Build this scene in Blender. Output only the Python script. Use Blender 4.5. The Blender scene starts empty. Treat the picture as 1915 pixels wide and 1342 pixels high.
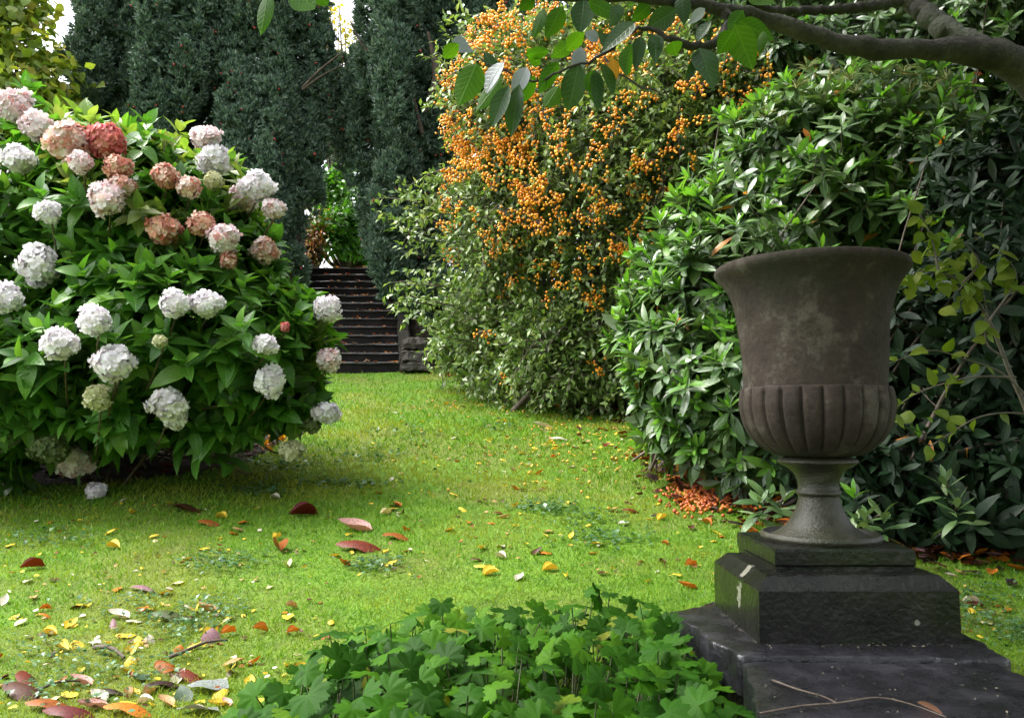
import bpy, bmesh, math, random
import numpy as np
from mathutils import Vector, Matrix
rng = np.random.default_rng(7)
random.seed(7)
C = bpy.context.scene
COL = C.collection
R = math.radians

# ------------------------------------------------------------------ camera, sky, sun, exposure
EYE = 0.70
PITCH = R(4.92)
FPX = 1500.0
cam = bpy.data.cameras.new('camera'); camo = bpy.data.objects.new('camera', cam); COL.objects.link(camo)
cam.sensor_width = 36; cam.lens = 36 * FPX / 1915; cam.clip_start = 0.05; cam.clip_end = 500
camo.location = (0, 0, EYE); camo.rotation_euler = (R(90) + PITCH, 0, 0)
C.camera = camo

SUN_EL, SUN_AZ = R(58), R(-82)          # azimuth clockwise from +Y
w = bpy.data.worlds.new('World'); C.world = w; w.use_nodes = True
wn, wl = w.node_tree.nodes, w.node_tree.links
sky = wn.new('ShaderNodeTexSky'); sky.sky_type = 'NISHITA'; sky.sun_disc = False
sky.sun_elevation = SUN_EL; sky.sun_rotation = SUN_AZ; sky.air_density = 1.0; sky.dust_density = 4.0; sky.ozone_density = 1.0
hs = wn.new('ShaderNodeHueSaturation'); hs.inputs['Saturation'].default_value = 0.22
wl.new(sky.outputs[0], hs.inputs['Color']); wl.new(hs.outputs[0], wn['Background'].inputs[0])
wn['Background'].inputs[1].default_value = 0.15
sun = bpy.data.lights.new('sun', 'SUN'); suno = bpy.data.objects.new('sun', sun); COL.objects.link(suno)
sun.energy = 1.0; sun.angle = R(30); sun.color = (1.0, 0.955, 0.88)
sd = Vector((math.sin(SUN_AZ) * math.cos(SUN_EL), math.cos(SUN_AZ) * math.cos(SUN_EL), math.sin(SUN_EL)))
suno.rotation_euler = sd.to_track_quat('Z', 'Y').to_euler()
C.view_settings.view_transform = 'Standard'; C.view_settings.look = 'None'
C.view_settings.exposure = 2.3; C.view_settings.gamma = 1
C.render.engine = 'CYCLES'
C.cycles.max_bounces = 6; C.cycles.diffuse_bounces = 3; C.cycles.glossy_bounces = 2; C.cycles.transmission_bounces = 4
C.cycles.use_denoising = True

# ------------------------------------------------------------------ geometry helpers
CP, SP = math.cos(PITCH), math.sin(PITCH)
def at(px, py, Y):
    """world point seen at photo pixel (px, py) at world depth Y"""
    px = np.asarray(px, float); py = np.asarray(py, float)
    u = (px - 957.5) / FPX; v = (671 - py) / FPX
    dy = CP - v * SP; dz = SP + v * CP
    return np.stack(np.broadcast_arrays(u / dy * Y, np.asarray(Y, float) + 0 * u, EYE + dz / dy * Y), -1)
def proj(P):
    P = np.asarray(P, float); x, y, z = P[..., 0], P[..., 1], P[..., 2] - EYE
    d = y * CP + z * SP; v = -y * SP + z * CP
    return 957.5 + FPX * x / d, 671 - FPX * v / d, d
GY = np.array([-60, -2, 1.0, 1.92, 2.44, 3.44, 4.8, 6.56, 8.48, 10.56, 10.85, 13.2, 16, 90.])
GZ = np.array([-.1, -.03, -.02, .006, .05, .184, .38, .70, 1.039, 1.425, 1.45, 3.2, 3.3, 5.])
def gz(x, y):
    x = np.asarray(x, float); y = np.asarray(y, float)
    z = (np.interp(y - .25, GY, GZ) + np.interp(y + .25, GY, GZ) + 2 * np.interp(y, GY, GZ)) / 4
    z = z + .012 * np.sin(x * 1.7 + y * .9) * np.sin(y * 1.3 - x * .6) + .006 * np.sin(x * 4.1 + 1) * np.sin(y * 3.7)
    lane = np.exp(-((x + 2.0) / 1.0) ** 4) * np.clip((y - 10.7) / .3, 0, 1) * np.clip((13.6 - y) / .3, 0, 1)
    return z - .35 * lane
def ground_at(px, py):
    px = np.asarray(px, float); py = np.asarray(py, float)
    lo = np.full(np.broadcast(px, py).shape, .6); hi = np.full(lo.shape, 12.5)
    for _ in range(40):
        m = (lo + hi) / 2; p = at(px, py, m)
        below = p[..., 2] < gz(p[..., 0], p[..., 1])
        hi = np.where(below, m, hi); lo = np.where(below, lo, m)
    p = at(px, py, lo); p[..., 2] = gz(p[..., 0], p[..., 1]); return p
def nrm(a): return a / np.maximum(np.linalg.norm(a, axis=-1, keepdims=True), 1e-9)
def rdir(n): return nrm(rng.normal(size=(n, 3)))
def U(a, b, n=None): return rng.uniform(a, b, n)

def build(name, chunks, mats, parent=None, smooth=True):
    """link ONE mesh object; chunks = [(V, F, material index, UV or None), ...] or a list of chunks per mesh"""
    Vs, loops, starts, tot, mi, uv = [], [], [], [], [], []
    off = 0; ls = 0
    for ch in chunks:
        V, F, m = ch[0], np.asarray(ch[1]), ch[2]; t = ch[3] if len(ch) > 3 else None
        if len(F) == 0: continue
        Vs.append(V); uv.append(np.zeros((len(V), 2)) if t is None else t)
        k = F.shape[1]; loops.append((F + off).ravel()); n = len(F)
        starts.append(ls + np.arange(n) * k); tot.append(np.full(n, k))
        mi.append(np.full(n, m) if np.isscalar(m) else m)
        ls += n * k; off += len(V)
    V = np.concatenate(Vs); L = np.concatenate(loops); S = np.concatenate(starts); T = np.concatenate(tot); M = np.concatenate(mi)
    me = bpy.data.meshes.new(name)
    me.vertices.add(len(V)); me.vertices.foreach_set('co', V.astype(np.float32).ravel())
    me.loops.add(len(L)); me.loops.foreach_set('vertex_index', L.astype(np.int32))
    me.polygons.add(len(S)); me.polygons.foreach_set('loop_start', S.astype(np.int32)); me.polygons.foreach_set('loop_total', T.astype(np.int32))
    me.polygons.foreach_set('material_index', M.astype(np.int32)); me.polygons.foreach_set('use_smooth', np.full(len(S), smooth))
    a = me.attributes.new('leafuv', 'FLOAT2', 'POINT'); a.data.foreach_set('vector', np.concatenate(uv).astype(np.float32).ravel())
    for m in (mats if isinstance(mats, (list, tuple)) else [mats]): me.materials.append(m)
    me.update(calc_edges=True); me.validate()
    o = bpy.data.objects.new(name, me); COL.objects.link(o)
    if parent is not None:
        o.parent = parent; o.matrix_parent_inverse = Matrix.Translation(-parent.location) if parent.type == 'EMPTY' else Matrix()
    return o
def thing(name, label, cat, loc, group=None):
    o = bpy.data.objects.new(name, None); COL.objects.link(o); o.location = tuple(float(v) for v in loc); o.empty_display_size = .1
    o['label'] = label; o['category'] = cat
    if group: o['group'] = group
    return o
def tag(o, label=None, cat=None, group=None, kind=None):
    if label: o['label'] = label
    if cat: o['category'] = cat
    if group: o['group'] = group
    if kind: o['kind'] = kind
    return o

def frames(d, n):
    d = nrm(d); z = nrm(n - (n * d).sum(-1, keepdims=True) * d); x = np.cross(d, z)
    return np.stack([x, d, z], -1)
def inst(tpl, P, Rm, S, mi=0):
    V, F, UV = tpl; N = len(P)
    S = np.asarray(S, float); S = S[:, None] * np.ones(3) if S.ndim == 1 else S
    W = np.einsum('nij,nkj->nki', Rm, V[None] * S[:, None, :]) + P[:, None]
    FF = (F[None] + (np.arange(N) * len(V))[:, None, None]).reshape(-1, F.shape[1])
    if not np.isscalar(mi): mi = np.repeat(mi, len(F))
    return (W.reshape(-1, 3), FF, mi, np.tile(UV, (N, 1)))
def inst_multi(tpls, P, Rm, S, mi=0):
    pick = rng.integers(0, len(tpls), len(P)); out = []
    for k, t in enumerate(tpls):
        s = pick == k
        if s.any(): out.append(inst(t, P[s], Rm[s], S[s], mi if np.isscalar(mi) else mi[s]))
    return out
def leaf(n=4, w=.45, fold=.25, bend=.2, prof='ovate', twist=0., arch=0., wave=0.):
    """leaf of length 1 along +y, upper side +z"""
    t = np.linspace(0, 1, n + 1)
    if prof == 'ovate': p = np.sin(np.pi * t ** .72) ** .85
    elif prof == 'elliptic': p = np.sin(np.pi * t) ** .75
    elif prof == 'obovate': p = np.sin(np.pi * t ** 1.35) ** .8
    else: p = np.sin(np.pi * t) ** 1.2
    p = np.maximum(p, .03); p[-1] = .015
    V = []; UV = []
    for i in range(n + 1):
        hw = w / 2 * p[i]
        for s in (-1, 0, 1):
            x = s * hw; z = fold * abs(x) - bend * t[i] ** 2 - arch * (t[i] - .5) ** 2 * 4 + (arch if arch else 0) + wave * s * math.sin(t[i] * 9)
            a = twist * (t[i] - .5); c, q = math.cos(a), math.sin(a)
            V.append((x * c - (z) * q * .3, t[i], z + x * q)); UV.append((s * p[i], t[i]))
    F = []
    for i in range(n):
        for s in (0, 1):
            a = i * 3 + s; F.append((a, a + 1, a + 4, a + 3))
    return np.array(V), np.array(F), np.array(UV)
def tube(pts, rad, sides=6, mi=0):
    pts = np.asarray(pts, float); n = len(pts); rad = np.broadcast_to(np.asarray(rad, float), (n,))
    d = nrm(np.gradient(pts, axis=0)); ref = np.where(np.abs(d[:, 2:3]) > .9, [[1., 0, 0]], [[0, 0, 1.]])
    a = nrm(np.cross(d, ref)); b = np.cross(d, a)
    th = np.linspace(0, 2 * np.pi, sides, endpoint=False)
    V = pts[:, None] + rad[:, None, None] * (np.cos(th)[None, :, None] * a[:, None] + np.sin(th)[None, :, None] * b[:, None])
    i = np.arange(n - 1)[:, None] * sides; j = np.arange(sides)[None]; k = (j + 1) % sides
    F = np.stack([i + j, i + k, i + sides + k, i + sides + j], -1).reshape(-1, 4)
    V = V.reshape(-1, 3)
    u = np.stack([np.tile(th / 6.283, n), np.repeat(np.linspace(0, 1, n), sides)], -1)
    return (V, F, mi, u)
def smoothline(pts, n=24):
    """Catmull-Rom through control rows (any columns)"""
    p = np.asarray(pts, float); p = np.concatenate([2 * p[:1] - p[1:2], p, 2 * p[-1:] - p[-2:-1]])
    m = len(p) - 3; out = []
    for s in np.linspace(0, m - 1e-6, n):
        i = int(s); f = s - i; a, b, c, d = p[i:i + 4]
        out.append(.5 * (2 * b + (c - a) * f + (2 * a - 5 * b + 4 * c - d) * f * f + (3 * b - a - 3 * c + d) * f ** 3))
    return np.array(out)
def lathe(prof, seg=96, radial=None, mi=0):
    prof = np.asarray(prof, float); n = len(prof); th = np.linspace(0, 2 * np.pi, seg, endpoint=False)
    r = prof[:, 0][:, None] * np.ones(seg)[None]
    if radial is not None: r = r + radial(prof[:, 1][:, None], th[None], prof[:, 0][:, None])
    V = np.stack([r * np.cos(th), r * np.sin(th), prof[:, 1][:, None] * np.ones(seg)[None]], -1).reshape(-1, 3)
    i = np.arange(n - 1)[:, None] * seg; j = np.arange(seg)[None]; k = (j + 1) % seg
    return (V, np.stack([i + j, i + k, i + seg + k, i + seg + j], -1).reshape(-1, 4), mi)
def icos(sub):
    bm = bmesh.new(); bmesh.ops.create_icosphere(bm, subdivisions=sub, radius=1)
    V = np.array([v.co[:] for v in bm.verts]); F = np.array([[v.index for v in f.verts] for f in bm.faces]); bm.free()
    return V, F, np.zeros((len(V), 2))
ICO1, ICO2 = icos(1), icos(2)
EYE3 = np.tile(np.eye(3), (1, 1, 1))
def balls(P, r, tpl=ICO1, mi=0):
    return inst(tpl, P, np.tile(np.eye(3), (len(P), 1, 1)), np.asarray(r), mi)
def inpoly(x, y, poly):
    poly = np.asarray(poly, float); ins = np.zeros(np.shape(x), bool); n = len(poly); j = n - 1
    for i in range(n):
        xi, yi = poly[i]; xj, yj = poly[j]
        c = ((yi > y) != (yj > y)) & (x < (xj - xi) * (y - yi) / (yj - yi + 1e-12) + xi)
        ins ^= c; j = i
    return ins

class Blob:
    """union of ellipsoids given as photo pixel centre, depth, pixel radii and depth radius"""
    def __init__(s, rows):
        s.c = np.array([at(r[0], r[1], r[2]) for r in rows])
        s.r = np.array([(r[3] / FPX * r[2], r[5], r[4] / FPX * r[2]) for r in rows])
        s.a = (s.r[:, 0] * s.r[:, 1] + s.r[:, 0] * s.r[:, 2] + s.r[:, 1] * s.r[:, 2]); s.a = s.a / s.a.sum()
    def dist(s, P, skip=None):
        q = np.linalg.norm((P[:, None] - s.c[None]) / s.r[None], axis=-1)
        if skip is not None: q[np.arange(len(P)), skip] = 9
        return q.min(1)
    def sample(s, n, lo=.9, hi=1.05, back=.35, ground=True, spray=0., far=1.22):
        """n points near the outer surface with outward normals"""
        Ps, Ns = [], []; got = 0
        for _ in range(60):
            m = n * 2; k = rng.choice(len(s.c), m, p=s.a); d = rdir(m)
            q = U(lo, hi, m); q = np.where(rng.random(m) < spray, U(hi, far, m), q)[:, None]; P = s.c[k] + d * s.r[k] * q; N = nrm(d / s.r[k])
            ok = s.dist(P, k) > lo * .97
            ok &= (N[:, 1] < .25) | (rng.random(m) < back)
            if ground: ok &= P[:, 2] > gz(P[:, 0], P[:, 1]) + .03
            Ps.append(P[ok]); Ns.append(N[ok]); got += ok.sum()
            if got >= n: break
        return np.concatenate(Ps)[:n], np.concatenate(Ns)[:n]
    def inner(s, n, hi=.8):
        k = rng.choice(len(s.c), n, p=s.a); P = s.c[k] + rdir(n) * s.r[k] * (U(.2, 1, n)[:, None] ** .5) * hi
        return P[P[:, 2] > gz(P[:, 0], P[:, 1]) + .02]
    def front(s, px, py, default):
        """depth of the first surface seen at a photo pixel"""
        o = np.array([0, 0, EYE]); d = at(px, py, 1.) - o; best = None
        for c, r in zip(s.c, s.r):
            a = d / r; b = (o - c) / r; A = a @ a; B = a @ b; K = b @ b - 1; D = B * B - A * K
            if D > 0:
                t = (-B - math.sqrt(D)) / A
                if best is None or t < best: best = t
        return default if best is None else best

def rosettes(P, A, k, L, lo, hi, tpls, droop=.0, mi=0, szv=(.75, 1.15), off=.02, roll=.25):
    """k leaves around each shoot axis A at P; polar angle lo..hi (radians) from tip to base"""
    N = len(P); A = nrm(A); ref = np.where(np.abs(A[:, 2:3]) > .95, [[1., 0, 0]], [[0, 0, 1.]])
    u = nrm(np.cross(A, ref)); v = np.cross(A, u)
    i = np.arange(k); ph = i * 2.39996 + U(0, 6.28, N)[:, None] + U(-.3, .3, (N, k))
    th = lo + (hi - lo) * (i / (max(k - 1, 1)))[None] + U(-.18, .18, (N, k))
    d = np.cos(th)[..., None] * A[:, None] + np.sin(th)[..., None] * (np.cos(ph)[..., None] * u[:, None] + np.sin(ph)[..., None] * v[:, None])
    d[..., 2] -= droop * np.sin(th); d = nrm(d)
    n = A[:, None] + roll * rng.normal(size=(N, k, 3)) + .35 * np.array([0, 0, 1.])
    sz = L * U(szv[0], szv[1], (N, 1)) * (.55 + .45 * (i / max(k - 1, 1)))[None] * U(.85, 1.15, (N, k))
    p = P[:, None] - A[:, None] * (off * i)[None, :, None] * .5
    m = mi if np.isscalar(mi) else (mi if len(mi) == N * k else np.repeat(mi, k))
    return inst_multi(tpls, p.reshape(-1, 3), frames(d.reshape(-1, 3), n.reshape(-1, 3)), sz.ravel(), m)

# ------------------------------------------------------------------ materials
def newmat(name):
    m = bpy.data.materials.new(name); m.use_nodes = True; nt = m.node_tree; nt.nodes.clear()
    return m, nt, nt.nodes, nt.links
def ramp(N, cols, pos=None):
    r = N.new('ShaderNodeValToRGB'); e = r.color_ramp.elements
    while len(e) < len(cols): e.new(.5)
    for i, c in enumerate(cols):
        e[i].position = (i / max(len(cols) - 1, 1)) if pos is None else pos[i]; e[i].color = (*c, 1)
    return r
def math_(N, L, op, a, b=None, c=None):
    n = N.new('ShaderNodeMath'); n.operation = op
    for i, v in enumerate((a, b, c)):
        if v is None: continue
        if isinstance(v, (int, float)): n.inputs[i].default_value = v
        else: L.new(v, n.inputs[i])
    return n.outputs[0]
def mixc(N, L, fac, a, b, mode='MIX'):
    n = N.new('ShaderNodeMix'); n.data_type = 'RGBA'; n.blend_type = mode
    for s, v in ((n.inputs[0], fac), (n.inputs[6], a), (n.inputs[7], b)):
        if isinstance(v, (int, float)): s.default_value = v
        elif isinstance(v, tuple): s.default_value = (*v, 1)
        else: L.new(v, s)
    return n.outputs[2]
def leafmat(name, cols, rough=.42, trans=.3, spec=.5, tint=(1.25, 1.35, .55), under=None, vein=0., veincol=None, pos=None, blotch=None, coat=0.):
    m, nt, N, L = newmat(name)
    g = N.new('ShaderNodeNewGeometry'); r = ramp(N, cols, pos); L.new(g.outputs['Random Per Island'], r.inputs[0]); col = r.outputs[0]
    tc = N.new('ShaderNodeTexCoord'); ns = N.new('ShaderNodeTexNoise'); ns.inputs['Scale'].default_value = 22; ns.inputs['Detail'].default_value = 3
    L.new(tc.outputs['Object'], ns.inputs['Vector'])
    var = math_(N, L, 'MULTIPLY_ADD', ns.outputs[0], .7, .65)
    cb = N.new('ShaderNodeCombineColor'); [L.new(var, cb.inputs[i]) for i in range(3)]
    col = mixc(N, L, 1., col, cb.outputs[0], 'MULTIPLY')
    if blotch:
        n2 = N.new('ShaderNodeTexNoise'); n2.inputs['Scale'].default_value = blotch[1]; L.new(tc.outputs['Object'], n2.inputs['Vector'])
        b = math_(N, L, 'SMOOTH_MIN', math_(N, L, 'MAXIMUM', math_(N, L, 'MULTIPLY_ADD', n2.outputs[0], 8., -4.3), 0.), 1., .1)
        col = mixc(N, L, b, col, blotch[0])
    bump = None
    if vein:
        at_ = N.new('ShaderNodeAttribute'); at_.attribute_name = 'leafuv'; sx = N.new('ShaderNodeSeparateXYZ'); L.new(at_.outputs['Vector'], sx.inputs[0])
        au = math_(N, L, 'ABSOLUTE', sx.outputs[0])
        mid = math_(N, L, 'SUBTRACT', 1., math_(N, L, 'MINIMUM', math_(N, L, 'MULTIPLY', au, 12.), 1.))
        wv = math_(N, L, 'SINE', math_(N, L, 'MULTIPLY', math_(N, L, 'SUBTRACT', sx.outputs[1], math_(N, L, 'MULTIPLY', au, .22)), 50.))
        sv = math_(N, L, 'MAXIMUM', math_(N, L, 'MULTIPLY_ADD', wv, 3., -2.), 0.)
        vv = math_(N, L, 'MAXIMUM', mid, math_(N, L, 'MULTIPLY', sv, .55))
        vc = veincol or tuple(min(1, c * 2.2 + .03) for c in cols[len(cols) // 2])
        col = mixc(N, L, math_(N, L, 'MULTIPLY', vv, vein), col, vc)
        bp = N.new('ShaderNodeBump'); bp.inputs['Strength'].default_value = .8 * vein if vein < .2 else .35; bp.inputs['Distance'].default_value = .004; bp.invert = True
        L.new(math_(N, L, 'ADD', vv, math_(N, L, 'MULTIPLY', ns.outputs[0], .4)), bp.inputs['Height']); bump = bp.outputs[0]
    surf = col
    if under: surf = mixc(N, L, g.outputs['Backfacing'], col, under)
    p = N.new('ShaderNodeBsdfPrincipled'); p.inputs['Roughness'].default_value = rough; p.inputs['Specular IOR Level'].default_value = spec
    p.inputs['Coat Weight'].default_value = coat; p.inputs['Coat Roughness'].default_value = .25
    L.new(surf, p.inputs['Base Color'])
    o = N.new('ShaderNodeOutputMaterial')
    if bump: L.new(bump, p.inputs['Normal'])
    if trans > 0:
        t = N.new('ShaderNodeBsdfTranslucent'); L.new(mixc(N, L, 1., col, tint, 'MULTIPLY'), t.inputs[0])
        mx = N.new('ShaderNodeMixShader'); mx.inputs[0].default_value = trans; L.new(p.outputs[0], mx.inputs[1]); L.new(t.outputs[0], mx.inputs[2]); L.new(mx.outputs[0], o.inputs[0])
    else: L.new(p.outputs[0], o.inputs[0])
    return m
def solid(name, cols, scale=6., rough=.7, spec=.4, bump=.3, bdist=.01, detail=8, rvar=0., pos=None, extra=None, scale2=None):
    """noise-mottled stone / bark / soil"""
    m, nt, N, L = newmat(name)
    tc = N.new('ShaderNodeTexCoord'); n1 = N.new('ShaderNodeTexNoise'); n1.inputs['Scale'].default_value = scale; n1.inputs['Detail'].default_value = detail; n1.inputs['Roughness'].default_value = .65
    L.new(tc.outputs['Object'], n1.inputs['Vector'])
    r = ramp(N, cols, pos or [.3 + .4 * i / max(1, len(cols) - 1) for i in range(len(cols))]); L.new(n1.outputs[0], r.inputs[0]); col = r.outputs[0]
    n2 = N.new('ShaderNodeTexNoise'); n2.inputs['Scale'].default_value = scale2 or scale * 9; n2.inputs['Detail'].default_value = 5; L.new(tc.outputs['Object'], n2.inputs['Vector'])
    v = math_(N, L, 'MULTIPLY_ADD', n2.outputs[0], .9, .55); cb = N.new('ShaderNodeCombineColor'); [L.new(v, cb.inputs[i]) for i in range(3)]
    col = mixc(N, L, 1., col, cb.outputs[0], 'MULTIPLY')
    if extra: col = extra(N, L, tc, col)
    p = N.new('ShaderNodeBsdfPrincipled'); L.new(col, p.inputs['Base Color']); p.inputs['Specular IOR Level'].default_value = spec
    if rvar: L.new(math_(N, L, 'MULTIPLY_ADD', n1.outputs[0], rvar, rough - rvar / 2), p.inputs['Roughness'])
    else: p.inputs['Roughness'].default_value = rough
    b = N.new('ShaderNodeBump'); b.inputs['Strength'].default_value = bump; b.inputs['Distance'].default_value = bdist
    L.new(math_(N, L, 'ADD', n2.outputs[0], math_(N, L, 'MULTIPLY', n1.outputs[0], 1.2)), b.inputs['Height']); L.new(b.outputs[0], p.inputs['Normal'])
    o = N.new('ShaderNodeOutputMaterial'); L.new(p.outputs[0], o.inputs[0]); return m

# ------------------------------------------------------------------ ground, lawn, beds
GX = np.unique(np.concatenate([np.linspace(-60, -7, 16), np.arange(-7, 7.01, .1), np.linspace(7, 60, 16)]))
GYY = np.unique(np.concatenate([np.linspace(-30, -1, 10), np.arange(-1, 15, .1), np.linspace(15, 90, 20)]))
xx, yy = np.meshgrid(GX, GYY); gv = np.stack([xx, yy, gz(xx, yy)], -1).reshape(-1, 3)
nx = len(GX); ii = (np.arange(len(GYY) - 1)[:, None] * nx + np.arange(nx - 1)[None]).ravel()
gf = np.stack([ii, ii + 1, ii + nx + 1, ii + nx], -1)
def lawn_extra(N, L, tc, col):
    n = N.new('ShaderNodeTexNoise'); n.inputs['Scale'].default_value = 1.1; n.inputs['Detail'].default_value = 4; L.new(tc.outputs['Object'], n.inputs['Vector'])
    f = math_(N, L, 'MINIMUM', math_(N, L, 'MAXIMUM', math_(N, L, 'MULTIPLY_ADD', n.outputs[0], 5., -2.4), 0.), .6)
    return mixc(N, L, f, col, (.13, .13, .03))
M_lawn = solid('lawn_turf', [(.045, .10, .008), (.08, .165, .011), (.11, .20, .016)], 9, .8, .2, .8, .02, extra=lawn_extra)
tag(build('lawn', [(gv, gf, 0)], M_lawn), kind='structure')
def gpoly(pxs): return np.array([ground_at(a, b)[:2] for a, b in pxs])
edgeL = gpoly([(-350, 960), (-150, 930), (0, 912), (180, 905), (300, 893), (420, 876), (500, 850), (560, 800), (585, 760)])
bedL = np.concatenate([edgeL, [[-2.6, 7.6], [-4, 8.6], [-9, 8.6], [-9, 4.4]]])
edgeR = gpoly([(800, 690), (830, 699), (900, 713), (1000, 741), (1100, 758), (1200, 778), (1225, 840), (1262, 893), (1330, 925), (1400, 958), (1500, 985), (1640, 1003), (1750, 1035), (1915, 1050), (2300, 1075)])
bedR = np.concatenate([edgeR, [[9, 2.9], [9, 13], [-1.2, 13], [-1.2, 10.6]]])
M_soil = solid('soil', [(.012, .009, .006), (.035, .024, .015), (.06, .04, .022)], 14, .85, .3, .9, .03)
def sheet(name, poly, step=.07, lift=.006):
    lo = poly.min(0); hi = poly.max(0); X = np.arange(lo[0], hi[0], step); Y = np.arange(lo[1], hi[1], step)
    a, b = np.meshgrid(X, Y); a = a + U(-.02, .02, a.shape); b = b + U(-.02, .02, a.shape); v = np.stack([a, b, gz(a, b) + lift], -1).reshape(-1, 3)
    n = len(X); i = (np.arange(len(Y) - 1)[:, None] * n + np.arange(n - 1)[None]).ravel(); f = np.stack([i, i + 1, i + n + 1, i + n], -1)
    c = v[f].mean(1); f = f[inpoly(c[:, 0], c[:, 1], poly)]
    return tag(build(name, [(v, f, 0)], M_soil), kind='structure')
sheet('soil_bed', bedL); sheet('soil_bed', bedR)

# grass blades
def in_beds(x, y): return inpoly(x, y, bedL) | inpoly(x, y, bedR)
def blade(n=2):
    V = [(-.5, 0, 0), (.5, 0, 0), (-.36, .55, .12), (.36, .55, .12), (0, 1, .42)]
    return np.array(V, float), None
NG = 260000
gy = 1.25 * (11.0 / 1.25) ** rng.random(NG); gx = gy * U(-.86, .86, NG)
keep = ~in_beds(gx + U(-.04, .04, NG), gy + U(-.04, .04, NG)) & (gy < 10.5)
gx, gy = gx[keep], gy[keep]; n = len(gx); gp = np.stack([gx, gy, gz(gx, gy) - .003], -1)
up = nrm(np.stack([U(-.75, .75, n), U(-.75, .75, n), np.ones(n)], -1)); side = nrm(np.cross(up, rdir(n)))
clump = .5 + .5 * np.sin(gx * 2.3 + 1.3 * np.sin(gy * 1.9)) * np.sin(gy * 2.7 + gx)
ln = U(.014, .036, n) * (.8 + .4 * clump) * np.clip(gy / 4, .8, 1.5); wd = U(.0016, .003, n) * np.clip(gy / 2.2, .9, 3.5)
lean = nrm(rdir(n) * [1, 1, .1]) * ln[:, None]
v0 = gp - side * wd[:, None] * .5; v1 = gp + side * wd[:, None] * .5
mid = gp + up * ln[:, None] * .6; v2 = mid - side * wd[:, None] * .38; v3 = mid + side * wd[:, None] * .38
v4 = gp + up * ln[:, None] + lean * .35
V = np.stack([v0, v1, v2, v3, v4], 1).reshape(-1, 3); b = np.arange(n)[:, None] * 5
uvb = np.tile(np.array([[0, 0], [0, 0], [0, .6], [0, .6], [0, 1.]]), (n, 1))
Vq = V
def grassmat():
    m, nt, N, L = newmat('grass_blade')
    g = N.new('ShaderNodeNewGeometry'); r = ramp(N, [(.060, .155, .005), (.105, .25, .008), (.150, .305, .012), (.28, .34, .035)], [0, .4, .8, 1]); L.new(g.outputs['Random Per Island'], r.inputs[0])
    tc = N.new('ShaderNodeTexCoord'); nz = N.new('ShaderNodeTexNoise'); nz.inputs['Scale'].default_value = 1.3; nz.inputs['Detail'].default_value = 4; L.new(tc.outputs['Object'], nz.inputs['Vector'])
    f = math_(N, L, 'MINIMUM', math_(N, L, 'MAXIMUM', math_(N, L, 'MULTIPLY_ADD', nz.outputs[0], 6., -2.95), 0.), .65)
    col = mixc(N, L, f, r.outputs[0], (.30, .30, .035))
    p = N.new('ShaderNodeBsdfPrincipled'); p.inputs['Roughness'].default_value = .45; L.new(col, p.inputs['Base Color']); p.inputs['Specular IOR Level'].default_value = .35
    t = N.new('ShaderNodeBsdfTranslucent'); L.new(mixc(N, L, 1., col, (1.2, 1.25, .6), 'MULTIPLY'), t.inputs[0])
    mx = N.new('ShaderNodeMixShader'); mx.inputs[0].default_value = .4; L.new(p.outputs[0], mx.inputs[1]); L.new(t.outputs[0], mx.inputs[2])
    o = N.new('ShaderNodeOutputMaterial'); L.new(mx.outputs[0], o.inputs[0]); return m
M_grass = grassmat()
Fq = np.concatenate([b + np.array([0, 1, 3, 2])]); Ft = np.concatenate([b + np.array([2, 3, 4])])
def build_mixed(name, V, quads, tris, mat, parent=None):
    me = bpy.data.meshes.new(name); me.vertices.add(len(V)); me.vertices.foreach_set('co', V.astype(np.float32).ravel())
    L = np.concatenate([quads.ravel(), tris.ravel()]); me.loops.add(len(L)); me.loops.foreach_set('vertex_index', L.astype(np.int32))
    S = np.concatenate([np.arange(len(quads)) * 4, len(quads) * 4 + np.arange(len(tris)) * 3]); T = np.concatenate([np.full(len(quads), 4), np.full(len(tris), 3)])
    me.polygons.add(len(S)); me.polygons.foreach_set('loop_start', S.astype(np.int32)); me.polygons.foreach_set('loop_total', T.astype(np.int32))
    me.polygons.foreach_set('use_smooth', np.full(len(S), True)); me.materials.append(mat); me.update(calc_edges=True)
    o = bpy.data.objects.new(name, me); COL.objects.link(o); 
    if parent is not None: o.parent = parent; o.matrix_parent_inverse = Matrix.Translation(-parent.location)
    return o
tag(build_mixed('grass', V, Fq, Ft, M_grass), 'short bright green lawn grass with yellowish patches', 'grass', kind='stuff')

# clover: small round leaves in drifts
cpx = [(600, 850, 130, 30), (520, 870, 90, 22), (700, 850, 80, 22), (90, 1010, 110, 20), (700, 1060, 60, 18), (420, 1055, 90, 18), (250, 1140, 150, 40), (400, 1150, 80, 30), (930, 800, 60, 12), (760, 810, 90, 14),
       (1100, 970, 90, 20), (1020, 950, 60, 12), (1130, 1010, 90, 20), (100, 1230, 130, 40), (250, 1250, 150, 40), (120, 1300, 140, 40), (330, 1180, 90, 30), (480, 920, 60, 14), (1830, 1120, 80, 30), (1800, 1160, 80, 30), (1890, 1190, 40, 30), (650, 905, 120, 10)]
cp = []
for a, b_, ra, rb in cpx:
    k = 150; q = rng.normal(size=(k, 2)) * .5; g = ground_at(a + q[:, 0] * ra, b_ + q[:, 1] * rb); cp.append(g)
cp = np.concatenate(cp); cp = cp[~in_beds(cp[:, 0], cp[:, 1])]
n = len(cp); cp[:, 2] += U(.012, .03, n)
M_clover = leafmat('clover_leaf', [(.03, .09, .03), (.06, .14, .05), (.10, .19, .09)], .35, .25)
d = nrm(rdir(n) * [1, 1, .25]); nn = rdir(n) * .35 + [0, 0, 1]
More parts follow.
